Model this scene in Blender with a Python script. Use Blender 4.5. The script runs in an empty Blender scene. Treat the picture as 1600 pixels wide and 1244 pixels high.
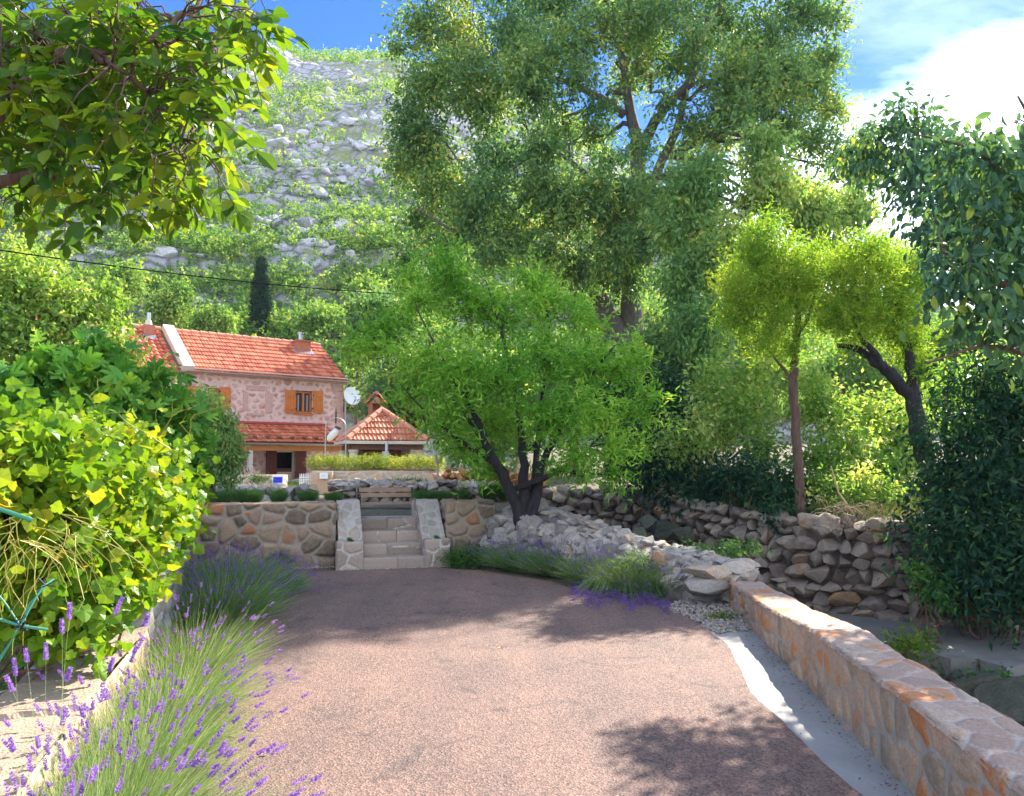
import bpy, math, random
import numpy as np
from mathutils import Vector, Matrix
R = math.radians
SC = bpy.context.scene
COL = SC.collection

# ------------------------------------------------------------------ camera
F, CX, CY, HZ, CH = 1232.0, 800.0, 622.0, 720.0, 1.6
PITCH = math.atan((HZ - CY) / F)
cam = bpy.data.objects.new('camera', bpy.data.cameras.new('camera'))
COL.objects.link(cam)
cam.location = (0, 0, CH)
cam.rotation_euler = (math.pi / 2 + PITCH, 0, 0)
cam.data.sensor_width = 36
cam.data.lens = 36 * F / 1600
cam.data.clip_end = 3000
SC.camera = cam

# ------------------------------------------------------------------ sun, sky, exposure
AZ, EL = 34.0, 40.0
SUN, SKY, EXPO = 5.0, 0.15, 1.68
SD = Vector((math.sin(R(AZ)) * math.cos(R(EL)), math.cos(R(AZ)) * math.cos(R(EL)), math.sin(R(EL))))
sun = bpy.data.objects.new('sun', bpy.data.lights.new('sun', 'SUN'))
COL.objects.link(sun)
sun.data.energy = SUN
sun.data.angle = R(0.5)
sun.data.color = (1, 0.93, 0.82)
sun.rotation_euler = (-SD).to_track_quat('-Z', 'Y').to_euler()
W = bpy.data.worlds.new('World')
SC.world = W
W.use_nodes = True
nt = W.node_tree
nt.nodes.clear()
def N(nt, t, **kw):
    n = nt.nodes.new(t)
    for k, v in kw.items():
        if k == 'i':
            for a, b in v.items(): n.inputs[a].default_value = b
        else: setattr(n, k, v)
    return n
def LK(nt, a, b): nt.links.new(a, b)
def ramp(nt, fac, stops, interp='LINEAR'):
    r = nt.nodes.new('ShaderNodeValToRGB')
    r.color_ramp.interpolation = interp
    e = r.color_ramp.elements
    while len(e) < len(stops): e.new(0.5)
    for k, (p, c) in enumerate(stops):
        e[k].position = p
        e[k].color = (c[0], c[1], c[2], 1) if hasattr(c, '__len__') else (c, c, c, 1)
    if fac is not None: nt.links.new(fac, r.inputs[0])
    return r.outputs[0]
def MATH(nt, op, a, b=None, clamp=False):
    m = nt.nodes.new('ShaderNodeMath'); m.operation = op; m.use_clamp = clamp
    for k, x in enumerate((a, b)):
        if x is None: continue
        if isinstance(x, (int, float)): m.inputs[k].default_value = x
        else: nt.links.new(x, m.inputs[k])
    return m.outputs[0]
def MIXC(nt, fac, a, b, mode='MIX'):
    m = nt.nodes.new('ShaderNodeMix'); m.data_type = 'RGBA'; m.blend_type = mode
    for s, x in ((m.inputs[0], fac), (m.inputs[6], a), (m.inputs[7], b)):
        if isinstance(x, (int, float)): s.default_value = x
        elif isinstance(x, tuple): s.default_value = (*x[:3], 1)
        else: nt.links.new(x, s)
    return m.outputs[2]
sky = N(nt, 'ShaderNodeTexSky', sky_type='NISHITA', sun_disc=False, sun_elevation=R(EL), sun_rotation=R(AZ), altitude=200, air_density=1.3, dust_density=0.15, ozone_density=2.5)
hs = N(nt, 'ShaderNodeHueSaturation', i={'Saturation': 1.4, 'Value': 0.34})
LK(nt, sky.outputs[0], hs.inputs['Color'])
tc = N(nt, 'ShaderNodeTexCoord')
sx = N(nt, 'ShaderNodeSeparateXYZ'); LK(nt, tc.outputs['Generated'], sx.inputs[0])
ay = MATH(nt, 'MAXIMUM', sx.outputs[1], 0.05)
tx = MATH(nt, 'DIVIDE', sx.outputs[0], ay)      # how far right of straight ahead
tz = MATH(nt, 'DIVIDE', sx.outputs[2], ay)      # how high
nz = N(nt, 'ShaderNodeTexNoise', i={'Scale': 3.2, 'Detail': 7.0, 'Roughness': 0.6, 'Distortion': 0.5})
mp = N(nt, 'ShaderNodeMapping', i={'Scale': (1, 1, 2.0)})
LK(nt, tc.outputs['Generated'], mp.inputs[0]); LK(nt, mp.outputs[0], nz.inputs['Vector'])
nf = MATH(nt, 'MULTIPLY', MATH(nt, 'SUBTRACT', nz.outputs[0], 0.5), 0.5)
left = MATH(nt, 'MULTIPLY', MATH(nt, 'ADD', tx, MATH(nt, 'ADD', nf, 0.10)), 8.0, True)
cut = MATH(nt, 'SUBTRACT', MATH(nt, 'ADD', MATH(nt, 'MULTIPLY', tx, 0.40), 0.31), tz)
upper = MATH(nt, 'MULTIPLY', MATH(nt, 'ADD', cut, MATH(nt, 'MULTIPLY', nf, 0.45)), 13.0, True)
wisp = ramp(nt, nz.outputs[0], [(0.50, 0.0), (0.75, 0.25)])
cm = MATH(nt, 'MULTIPLY', left, MATH(nt, 'MAXIMUM', upper, wisp), True)
behind = MATH(nt, 'MULTIPLY', MATH(nt, 'MULTIPLY', MATH(nt, 'MULTIPLY', sx.outputs[1], -3.0), 1.0, True), ramp(nt, nz.outputs[0], [(0.38, 0.0), (0.56, 0.9)]))  # unseen clouds behind the camera, added to fill the shade
cm = MATH(nt, 'MAXIMUM', cm, behind, True)
blu = MIXC(nt, 1.0, hs.outputs[0], (0.62, 0.80, 1.2), 'MULTIPLY')
cloudc = MIXC(nt, cm, blu, (6.0, 6.7, 8.0))
bg = N(nt, 'ShaderNodeBackground', i={'Strength': SKY})
LK(nt, cloudc, bg.inputs[0])
wo = N(nt, 'ShaderNodeOutputWorld'); LK(nt, bg.outputs[0], wo.inputs[0])
SC.view_settings.view_transform = 'Standard'
SC.view_settings.look = 'None'
SC.view_settings.exposure = EXPO
SC.view_settings.gamma = 1
cy = SC.cycles
SC.render.engine = 'CYCLES'
cy.use_denoising = True
cy.max_bounces = 6; cy.diffuse_bounces = 3; cy.glossy_bounces = 2; cy.transmission_bounces = 4; cy.transparent_max_bounces = 4
cy.use_adaptive_sampling = True; cy.adaptive_threshold = 0.01

# ------------------------------------------------------------------ helpers
def P(px, py, Y):
    a, b = (px - CX) / F, (CY - py) / F
    y = math.cos(PITCH) - b * math.sin(PITCH); z = math.sin(PITCH) + b * math.cos(PITCH)
    return Vector((a * Y / y, Y, CH + z * Y / y))
def G(px, py, z=0.0):
    a, b = (px - CX) / F, (CY - py) / F
    y = math.cos(PITCH) - b * math.sin(PITCH); zz = math.sin(PITCH) + b * math.cos(PITCH)
    t = (z - CH) / zz
    return Vector((a * t, y * t, z))
def PX(p):
    v = np.asarray(p, float); c, s = math.cos(PITCH), math.sin(PITCH)
    y = v[..., 1]; z = v[..., 2] - CH
    d = y * c + z * s; u = -y * s + z * c
    return CX + F * v[..., 0] / d, CY - F * u / d

def hsh(ix, iy, s=0.0):
    v = np.sin(ix * 127.1 + iy * 311.7 + s * 74.7) * 43758.5453
    return v - np.floor(v)
def vnoise(x, y, s=0.0):
    ix, iy = np.floor(x), np.floor(y); fx, fy = x - ix, y - iy
    fx = fx * fx * (3 - 2 * fx); fy = fy * fy * (3 - 2 * fy)
    a, b, c, d = hsh(ix, iy, s), hsh(ix + 1, iy, s), hsh(ix, iy + 1, s), hsh(ix + 1, iy + 1, s)
    return a + (b - a) * fx + (c - a) * fy + (a - b - c + d) * fx * fy
def fbm(x, y, o=4, s=0.0):
    x = np.asarray(x, float); y = np.asarray(y, float)
    t, a, n = 0, 0.5, 0
    for k in range(o):
        t = t + a * vnoise(x * 2 ** k, y * 2 ** k, s + k * 3.1); n += a; a *= 0.5
    return t / n
def sst(a, b, x):
    t = np.clip((x - a) / (b - a), 0, 1); return t * t * (3 - 2 * t)
def nrm(v): return v / np.maximum(np.linalg.norm(v, axis=-1, keepdims=True), 1e-9)

def wmat(o):
    M = Matrix.Identity(4)
    while o is not None: M = o.matrix_basis @ M; o = o.parent
    return M

class MB:
    def __init__(s): s.v = []; s.f = {}; s.c = []; s.n = 0
    def add(s, v, f, c=None):
        v = np.asarray(v, float).reshape(-1, 3)
        s.v.append(v)
        if c is None: c = np.full((len(v), 3), 0.5)
        c = np.asarray(c, float)
        if c.ndim == 0: c = np.full((len(v), 3), float(c))
        elif c.ndim == 1 and len(c) == 3 and len(v) != 3: c = np.tile(c, (len(v), 1))
        elif c.ndim == 1: c = np.stack([c, c, c], 1)
        s.c.append(c)
        if isinstance(f, np.ndarray): s.f.setdefault(f.shape[1], []).append(f + s.n)
        else:
            g = {}
            for q in f: g.setdefault(len(q), []).append(q)
            for k, q in g.items(): s.f.setdefault(k, []).append(np.array(q, int) + s.n)
        s.n += len(v)
        return s
    def box(s, c, d, rz=0.0, col=None, top=None):
        """axis box at centre c of full size d, turned by rz; top=(sx,sy) shrinks the upper face"""
        x, y, z = [q / 2 for q in d]; t = top or (1, 1)
        v = np.array([(-x, -y, -z), (x, -y, -z), (x, y, -z), (-x, y, -z), (-x * t[0], -y * t[1], z), (x * t[0], -y * t[1], z), (x * t[0], y * t[1], z), (-x * t[0], y * t[1], z)])
        ca, sa = math.cos(rz), math.sin(rz)
        v = np.stack([v[:, 0] * ca - v[:, 1] * sa, v[:, 0] * sa + v[:, 1] * ca, v[:, 2]], 1) + np.array(c)
        return s.add(v, [(0, 3, 2, 1), (4, 5, 6, 7), (0, 1, 5, 4), (1, 2, 6, 5), (2, 3, 7, 6), (3, 0, 4, 7)], col)
    def tube(s, pts, rad, seg=7, col=None, cap=True):
        p = np.array([tuple(q) for q in pts], float); n = len(p)
        r = np.full(n, rad, float) if np.isscalar(rad) else np.array(rad, float)
        t = nrm(np.gradient(p, axis=0))
        up = np.array([0, 0, 1.0]) if abs(t[0][2]) < 0.9 else np.array([0, 1.0, 0])
        x = nrm(np.cross(t[0], up)); V = []
        for k in range(n):
            x = x - t[k] * np.dot(x, t[k]); x = x / max(np.linalg.norm(x), 1e-9)
            y = np.cross(t[k], x)
            a = np.arange(seg) * 2 * math.pi / seg
            V.append(p[k] + r[k] * (np.cos(a)[:, None] * x + np.sin(a)[:, None] * y))
        V = np.concatenate(V)
        f = []
        for k in range(n - 1):
            for j in range(seg):
                a, b = k * seg + j, k * seg + (j + 1) % seg
                f.append((a, b, b + seg, a + seg))
        if cap: f += [tuple(range(seg))[::-1], tuple(range((n - 1) * seg, n * seg))]
        return s.add(V, f, col)
    def prism(s, poly, d, col=None):
        """poly: 3D points of a planar outline; d: extrusion vector"""
        a = np.array([tuple(q) for q in poly], float); n = len(a)
        v = np.concatenate([a, a + np.array(tuple(d))])
        f = [tuple(range(n))[::-1], tuple(range(n, 2 * n))] + [(k, (k + 1) % n, (k + 1) % n + n, k + n) for k in range(n)]
        return s.add(v, f, col)
    def build(s, name, mat, parent=None, world=True, smooth=False):
        me = bpy.data.meshes.new(name)
        v = np.concatenate(s.v)
        if parent is not None and world:
            M = np.array(wmat(parent).inverted())
            v = v @ M[:3, :3].T + M[:3, 3]
        me.vertices.add(len(v)); me.vertices.foreach_set('co', v.astype(np.float32).ravel())
        li, ls, n = [], [], 0
        for k, fs in s.f.items():
            a = np.concatenate(fs); li.append(a.ravel())
            ls.append(n + np.arange(len(a)) * k); n += a.size
        li = np.concatenate(li); ls = np.concatenate(ls)
        me.loops.add(len(li)); me.loops.foreach_set('vertex_index', li.astype(np.int32))
        me.polygons.add(len(ls)); me.polygons.foreach_set('loop_start', ls.astype(np.int32))
        me.update(calc_edges=True)
        c = np.concatenate(s.c)
        at = me.color_attributes.new('Col', 'FLOAT_COLOR', 'POINT')
        at.data.foreach_set('color', np.concatenate([c, np.ones((len(c), 1))], 1).astype(np.float32).ravel())
        me.polygons.foreach_set('use_smooth', np.full(len(ls), bool(smooth)))
        me.materials.append(mat)
        me.validate()
        o = bpy.data.objects.new(name, me); COL.objects.link(o); o.parent = parent
        return o
def tag(o, label=None, cat=None, group=None, kind=None):
    if label: o['label'] = label
    if cat: o['category'] = cat
    if group: o['group'] = group
    if kind: o['kind'] = kind
    return o
def thing(name, label, cat, loc=(0, 0, 0), rz=0.0, group=None):
    o = bpy.data.objects.new(name, None); COL.objects.link(o)
    o.location = loc; o.rotation_euler = (0, 0, rz); o.empty_display_size = 0.2
    return tag(o, label, cat, group)
def dup(root, loc, rz=0.0, sc=1.0, label=None):
    r = root.copy(); COL.objects.link(r); r.location = loc; r.rotation_euler = (0, 0, rz)
    r.scale = (sc, sc, sc) if not hasattr(sc, '__len__') else sc
    if label: r['label'] = label
    for ch in root.children:
        c = ch.copy(); COL.objects.link(c); c.parent = r
        for g in ch.children:
            d = g.copy(); COL.objects.link(d); d.parent = c
    return r

# ------------------------------------------------------------------ materials
def newmat(name):
    m = bpy.data.materials.new(name); m.use_nodes = True
    t = m.node_tree; t.nodes.clear()
    out = N(t, 'ShaderNodeOutputMaterial')
    b = N(t, 'ShaderNodeBsdfPrincipled')
    LK(t, b.outputs[0], out.inputs[0])
    return m, t, b, out
def bump(t, b, h, dist, strength=1.0):
    n = N(t, 'ShaderNodeBump', i={'Distance': dist, 'Strength': strength})
    LK(t, h, n.inputs['Height']); LK(t, n.outputs[0], b.inputs['Normal'])
def noise(t, scale, detail=4, rough=0.55, vec=None, dist=0.0):
    n = N(t, 'ShaderNodeTexNoise', i={'Scale': scale, 'Detail': detail, 'Roughness': rough, 'Distortion': dist})
    if vec is None:
        c = N(t, 'ShaderNodeTexCoord'); vec = c.outputs['Object']
    LK(t, vec, n.inputs['Vector'])
    return n.outputs[0]
def mat_plain(name, col, rough=0.6, metal=0.0, var=0.25, scale=8.0, bmp=0.0, spec=0.5):
    m, t, b, o = newmat(name)
    n = noise(t, scale, 5)
    c = MIXC(t, n, tuple(x * (1 - var) for x in col), tuple(min(1, x * (1 + var)) for x in col))
    LK(t, c, b.inputs['Base Color'])
    b.inputs['Roughness'].default_value = rough; b.inputs['Metallic'].default_value = metal
    b.inputs['Specular IOR Level'].default_value = spec
    if bmp: bump(t, b, noise(t, scale * 6, 5), bmp)
    return m
def mat_leaf(name, stops, trans=0.45, rough=0.45, warm=(1.25, 1.15, 0.5), spec=0.22):
    """leaves: colour by the per-leaf random in the mesh, light passing through"""
    m, t, b, o = newmat(name)
    a = N(t, 'ShaderNodeVertexColor', layer_name='Col')
    s = N(t, 'ShaderNodeSeparateColor'); LK(t, a.outputs[0], s.inputs[0])
    c = ramp(t, s.outputs[0], stops)
    LK(t, c, b.inputs['Base Color'])
    b.inputs['Roughness'].default_value = rough; b.inputs['Specular IOR Level'].default_value = spec
    tr = N(t, 'ShaderNodeBsdfTranslucent')
    LK(t, MIXC(t, 1.0, c, warm, 'MULTIPLY'), tr.inputs[0])
    mx = N(t, 'ShaderNodeMixShader', i={0: trans})
    LK(t, b.outputs[0], mx.inputs[1]); LK(t, tr.outputs[0], mx.inputs[2]); LK(t, mx.outputs[0], o.inputs[0])
    return m
def mat_stone(name, stops, mortar, bumpd=0.006, nscale=14.0, rough=0.85, stain=None, spec=0.25):
    """masonry: Col.r picks the stone's colour, Col.g is the mortar, Col.b a spare random"""
    m, t, b, o = newmat(name)
    a = N(t, 'ShaderNodeVertexColor', layer_name='Col')
    s = N(t, 'ShaderNodeSeparateColor'); LK(t, a.outputs[0], s.inputs[0])
    n1 = noise(t, nscale, 6, 0.6); n2 = noise(t, nscale * 0.3, 4, 0.6); n3 = noise(t, nscale * 5, 4, 0.7)
    f = MATH(t, 'ADD', s.outputs[0], MATH(t, 'MULTIPLY', MATH(t, 'SUBTRACT', n1, 0.5), 0.9))
    c = ramp(t, f, stops)
    c = MIXC(t, 0.75, c, ramp(t, n3, [(0.3, 0.55), (0.6, 1.05)]), 'MULTIPLY')
    if stain: c = MIXC(t, ramp(t, n2, [(0.55, 0.0), (0.72, 0.55)]), c, stain)
    mc = MIXC(t, n1, tuple(x * 0.8 for x in mortar), tuple(min(1, x * 1.15) for x in mortar))
    c = MIXC(t, s.outputs[1], c, mc)
    LK(t, c, b.inputs['Base Color']); b.inputs['Roughness'].default_value = rough; b.inputs['Specular IOR Level'].default_value = spec
    bump(t, b, MATH(t, 'ADD', n1, MATH(t, 'MULTIPLY', n3, 0.5)), bumpd)
    return m
def mat_bark(name, c0, c1):
    m, t, b, o = newmat(name)
    tc = N(t, 'ShaderNodeTexCoord'); mp = N(t, 'ShaderNodeMapping', i={'Scale': (1, 1, 0.25)})
    LK(t, tc.outputs['Object'], mp.inputs[0])
    n = noise(t, 22, 6, 0.65, mp.outputs[0], 0.6)
    LK(t, ramp(t, n, [(0.3, c0), (0.7, c1)]), b.inputs['Base Color'])
    b.inputs['Roughness'].default_value = 0.9; bump(t, b, n, 0.02)
    return m

# asphalt
m, t, b, o = newmat('asphalt'); M_ASPH = m
n1 = noise(t, 0.7, 5, 0.6); n2 = noise(t, 110, 3, 0.8); n3 = noise(t, 9, 5, 0.7)
vo = N(t, 'ShaderNodeTexVoronoi', i={'Scale': 92.0}); tcx = N(t, 'ShaderNodeTexCoord'); LK(t, tcx.outputs['Object'], vo.inputs['Vector'])
vs = N(t, 'ShaderNodeSeparateColor'); LK(t, vo.outputs['Color'], vs.inputs[0])
c = ramp(t, n1, [(0.34, (0.115, 0.072, 0.062)), (0.66, (0.21, 0.126, 0.10))])
c = MIXC(t, ramp(t, vs.outputs[0], [(0.15, 0.0), (0.9, 0.75)]), c, (0.29, 0.19, 0.15))
c = MIXC(t, ramp(t, vs.outputs[1], [(0.62, 0.0), (0.9, 0.75)]), c, (0.06, 0.05, 0.05))
c = MIXC(t, ramp(t, n3, [(0.58, 0.0), (0.8, 0.45)]), c, (0.09, 0.07, 0.065))
mpa = N(t, 'ShaderNodeMapping', i={'Scale': (1.6, 0.22, 1), 'Rotation': (0, 0, R(6))}); LK(t, tcx.outputs['Object'], mpa.inputs[0])
trk = noise(t, 1.3, 5, .6, mpa.outputs[0])
c = MIXC(t, ramp(t, trk, [(0.42, 0.0), (0.62, 0.55)]), c, MIXC(t, 1.0, c, (1.45, 1.35, 1.25), 'MULTIPLY'))
stn = noise(t, 2.2, 7, .7, None, 1.5)
c = MIXC(t, ramp(t, stn, [(0.56, 0.0), (0.66, 0.6)]), c, (0.07, 0.055, 0.052))
LK(t, c, b.inputs['Base Color']); b.inputs['Roughness'].default_value = 0.8; b.inputs['Specular IOR Level'].default_value = 0.35
bump(t, b, MATH(t, 'ADD', vo.outputs['Distance'], n2), 0.006)
# concrete
m, t, b, o = newmat('concrete'); M_CONC = m
n1 = noise(t, 1.5, 6, 0.65); n2 = noise(t, 60, 4, 0.7)
c = ramp(t, n1, [(0.3, (0.26, 0.25, 0.23)), (0.7, (0.38, 0.365, 0.34))])
c = MIXC(t, ramp(t, n2, [(0.4, 0.0), (0.75, 0.4)]), c, (0.22, 0.205, 0.19))
LK(t, c, b.inputs['Base Color']); b.inputs['Roughness'].default_value = 0.85; bump(t, b, n2, 0.004)
M_CONC2 = mat_plain('old_concrete', (0.17, 0.165, 0.15), 0.9, 0, 0.45, 2.5, 0.02)
# soil
m, t, b, o = newmat('soil'); M_SOIL = m
n1 = noise(t, 0.8, 6, 0.6); n2 = noise(t, 30, 5, 0.7)
c = ramp(t, n1, [(0.35, (0.09, 0.085, 0.04)), (0.5, (0.17, 0.13, 0.085)), (0.68, (0.12, 0.15, 0.05))])
c = MIXC(t, n2, c, ramp(t, n2, [(0.4, (0.05, 0.04, 0.03)), (0.7, (0.28, 0.24, 0.18))]))
LK(t, c, b.inputs['Base Color']); b.inputs['Roughness'].default_value = 0.95; bump(t, b, n2, 0.03)
M_BEDROCK = mat_plain('stream_gravel', (0.20, 0.18, 0.15), 0.85, 0, 0.6, 12, 0.03)

M_WALLT = mat_stone('brown_fieldstone', [(0.0, (0.15, 0.11, 0.08)), (0.3, (0.25, 0.18, 0.12)), (0.55, (0.34, 0.24, 0.155)), (0.86, (0.30, 0.22, 0.16)), (1.0, (0.36, 0.16, 0.07)), (1.0, (0.40, 0.17, 0.07))], (0.31, 0.26, 0.20), 0.012)
M_PAR = mat_stone('warm_parapet_stone', [(0.0, (0.34, 0.25, 0.18)), (0.3, (0.50, 0.35, 0.24)), (0.5, (0.58, 0.38, 0.24)), (0.75, (0.50, 0.34, 0.26)), (0.9, (0.54, 0.27, 0.13)), (1.0, (0.58, 0.22, 0.08))], (0.42, 0.37, 0.31), 0.012)
M_PART = mat_stone('pale_flat_coping_stone', [(0.0, (0.38, 0.26, 0.20)), (0.4, (0.46, 0.32, 0.24)), (0.65, (0.50, 0.38, 0.29)), (0.82, (0.50, 0.27, 0.15)), (1.0, (0.54, 0.22, 0.09))], (0.46, 0.40, 0.35), 0.008)
M_HOUSE = mat_stone('pink_limestone', [(0.0, (0.46, 0.265, 0.22)), (0.4, (0.60, 0.36, 0.30)), (0.75, (0.65, 0.41, 0.345)), (1.0, (0.62, 0.31, 0.23))], (0.74, 0.51, 0.44), 0.02, 5.0)
M_TAN = mat_stone('tan_ashlar', [(0.0, (0.42, 0.31, 0.21)), (0.5, (0.56, 0.42, 0.30)), (1.0, (0.60, 0.38, 0.22))], (0.60, 0.52, 0.42), 0.01)
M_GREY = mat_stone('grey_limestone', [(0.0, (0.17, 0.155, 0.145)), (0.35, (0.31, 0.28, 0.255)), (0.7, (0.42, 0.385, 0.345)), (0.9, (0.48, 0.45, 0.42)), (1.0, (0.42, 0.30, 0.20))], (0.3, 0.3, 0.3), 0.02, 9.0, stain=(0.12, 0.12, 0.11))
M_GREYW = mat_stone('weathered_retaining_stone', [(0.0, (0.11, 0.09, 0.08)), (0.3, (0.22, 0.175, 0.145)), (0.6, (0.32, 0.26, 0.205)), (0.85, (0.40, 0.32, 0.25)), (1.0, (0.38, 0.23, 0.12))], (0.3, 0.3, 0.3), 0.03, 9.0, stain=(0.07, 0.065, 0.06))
M_RUB = mat_stone('pale_rubble', [(0.0, (0.19, 0.17, 0.155)), (0.4, (0.33, 0.29, 0.255)), (0.75, (0.45, 0.40, 0.34)), (0.92, (0.52, 0.36, 0.24)), (1.0, (0.46, 0.24, 0.13))], (0.3, 0.3, 0.3), 0.02, 9.0)
M_MOSSR = mat_stone('mossy_dark_rock', [(0.0, (0.05, 0.055, 0.04)), (0.6, (0.12, 0.12, 0.09)), (1.0, (0.16, 0.17, 0.10))], (0.3, 0.3, 0.3), 0.03, 7.0)
M_STEP = mat_stone('rough_step_stone', [(0.0, (0.26, 0.20, 0.16)), (0.5, (0.38, 0.30, 0.25)), (1.0, (0.44, 0.34, 0.27))], (0.52, 0.48, 0.42), 0.01, 30)
M_CAP = mat_stone('white_coping', [(0.0, (0.30, 0.26, 0.22)), (0.6, (0.40, 0.355, 0.30)), (1.0, (0.38, 0.29, 0.22))], (0.42, 0.375, 0.32), 0.006, 18)
M_TILE = mat_stone('terracotta_tile', [(0.0, (0.40, 0.10, 0.055)), (0.4, (0.58, 0.17, 0.085)), (0.75, (0.68, 0.23, 0.12)), (1.0, (0.68, 0.32, 0.20))], (0.3, 0.3, 0.3), 0.003, 2.5, 0.75)
M_TILEO = mat_stone('sunbleached_tile', [(0.0, (0.46, 0.14, 0.08)), (0.4, (0.60, 0.22, 0.12)), (0.75, (0.66, 0.28, 0.17)), (1.0, (0.68, 0.36, 0.24))], (0.3, 0.3, 0.3), 0.003, 2.5, 0.75)
M_RIDGE = mat_plain('ridge_tile_clay', (0.60, 0.26, 0.16), 0.8, 0, 0.3, 4)
M_WOOD = mat_plain('orange_varnished_wood', (0.56, 0.165, 0.03), 0.5, 0, 0.3, 6)
M_WOODR = mat_plain('dark_red_wood', (0.12, 0.022, 0.015), 0.6, 0, 0.3, 6)
M_BEAM = mat_plain('orange_beam_wood', (0.50, 0.19, 0.05), 0.6, 0, 0.3, 4)
M_BEAMD = mat_plain('brown_beam_wood', (0.16, 0.07, 0.035), 0.6, 0, 0.3, 4)
M_SLAT = mat_plain('pale_bench_wood', (0.33, 0.21, 0.135), 0.55, 0, 0.4, 9)
M_IRON = mat_plain('black_cast_iron', (0.03, 0.032, 0.045), 0.45, 0.6, 0.3, 9)
M_STEEL = mat_plain('galvanised_steel', (0.50, 0.52, 0.55), 0.35, 0.8, 0.15, 6)
M_GUT = mat_plain('gutter_metal', (0.42, 0.36, 0.34), 0.45, 0.4, 0.15, 6)
M_WHITE = mat_plain('white_paint', (0.80, 0.79, 0.77), 0.5, 0, 0.05, 4)
M_PLAST = mat_plain('pink_plaster', (0.66, 0.43, 0.35), 0.85, 0, 0.12, 3)
M_CREAM = mat_plain('cream_plaster', (0.62, 0.53, 0.43), 0.85, 0, 0.15, 3)
M_BRICK = mat_plain('chimney_brick', (0.42, 0.15, 0.085), 0.85, 0, 0.35, 9, 0.01)
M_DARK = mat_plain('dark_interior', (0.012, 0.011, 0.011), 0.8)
M_GLASS = mat_plain('dark_window_glass', (0.05, 0.055, 0.07), 0.08, 0, 0.1, 3)
M_CURT = mat_plain('grey_curtain', (0.32, 0.30, 0.32), 0.9, 0, 0.2, 20)
M_BLUE = mat_plain('blue_enamel', (0.01, 0.02, 0.55), 0.35, 0, 0.05, 4)
M_GREENP = mat_plain('green_plastic', (0.02, 0.30, 0.10), 0.35, 0, 0.1, 4)
M_CORD = mat_plain('green_cord', (0.04, 0.22, 0.13), 0.5, 0, 0.2, 30)
M_CABLE = mat_plain('black_cable', (0.012, 0.012, 0.012), 1.0, spec=0.0)
M_INK = mat_plain('blue_ink', (0.12, 0.16, 0.42), 0.6)
M_FLAG = mat_plain('pale_stone_coping', (0.36, 0.27, 0.19), 0.85, 0, 0.4, 9, 0.02)
M_BARKD = mat_bark('dark_bark', (0.010, 0.009, 0.012), (0.045, 0.036, 0.04))
M_BARKB = mat_bark('brown_bark', (0.07, 0.04, 0.028), (0.20, 0.12, 0.085))
M_BARKG = mat_bark('grey_bark', (0.06, 0.05, 0.05), (0.19, 0.16, 0.14))
M_TENDRIL = mat_plain('yellow_tendril', (0.42, 0.36, 0.06), 0.6)
M_DRY = mat_plain('dry_twig', (0.40, 0.27, 0.15), 0.8)
# foliage
LF_BIG = mat_leaf('hackberry_leaves', [(0.0, (0.085, 0.20, 0.10)), (0.4, (0.16, 0.31, 0.115)), (0.7, (0.29, 0.44, 0.12)), (1.0, (0.60, 0.60, 0.16))], 0.56, warm=(1.15, 1.08, 0.6))  # lightest stop puts sunlit highlights into the leaf colour
LF_MID = mat_leaf('pale_hackberry_leaves', [(0.0, (0.12, 0.27, 0.10)), (0.5, (0.25, 0.42, 0.13)), (1.0, (0.58, 0.62, 0.19))], 0.58, warm=(1.15, 1.1, 0.55))
LF_ALM = mat_leaf('almond_leaves', [(0.0, (0.12, 0.33, 0.04)), (0.5, (0.26, 0.52, 0.07)), (0.85, (0.42, 0.64, 0.10)), (1.0, (0.58, 0.70, 0.16))], 0.6, warm=(1.15, 1.1, 0.5))
LF_ACA = mat_leaf('acacia_leaves', [(0.0, (0.14, 0.30, 0.045)), (0.5, (0.30, 0.48, 0.06)), (1.0, (0.58, 0.60, 0.09))], 0.62, warm=(1.15, 1.1, 0.5))
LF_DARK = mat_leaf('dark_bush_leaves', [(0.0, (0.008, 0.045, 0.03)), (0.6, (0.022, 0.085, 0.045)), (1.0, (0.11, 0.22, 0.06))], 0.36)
LF_BUSH = mat_leaf('bank_bush_leaves', [(0.0, (0.13, 0.29, 0.07)), (0.5, (0.34, 0.52, 0.12)), (1.0, (0.74, 0.74, 0.34))], 0.55)  # yellow-white end stop paints the backlit highlights of the bushes
LF_OVER = mat_leaf('cherry_leaves', [(0.0, (0.045, 0.12, 0.08)), (0.5, (0.085, 0.19, 0.105)), (0.85, (0.16, 0.30, 0.09)), (1.0, (0.42, 0.50, 0.07))], 0.42, 0.35)
LF_WAL = mat_leaf('walnut_leaves', [(0.0, (0.03, 0.09, 0.02)), (0.5, (0.09, 0.18, 0.02)), (1.0, (0.28, 0.34, 0.025))], 0.55, 0.35, warm=(1.6, 1.5, 0.5))
LF_VINE = mat_leaf('vine_leaves', [(0.0, (0.09, 0.22, 0.02)), (0.5, (0.20, 0.34, 0.02)), (0.85, (0.36, 0.42, 0.03)), (1.0, (0.55, 0.45, 0.04))], 0.45, 0.4)
LF_FIG = mat_leaf('fig_leaves', [(0.0, (0.06, 0.20, 0.03)), (0.5, (0.13, 0.34, 0.045)), (0.8, (0.30, 0.50, 0.05)), (1.0, (0.50, 0.60, 0.07))], 0.42, 0.5)
LF_LEFT = mat_leaf('orchard_leaves', [(0.0, (0.10, 0.24, 0.05)), (0.5, (0.30, 0.46, 0.08)), (0.85, (0.56, 0.62, 0.16)), (1.0, (0.75, 0.62, 0.44))], 0.45)
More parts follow.
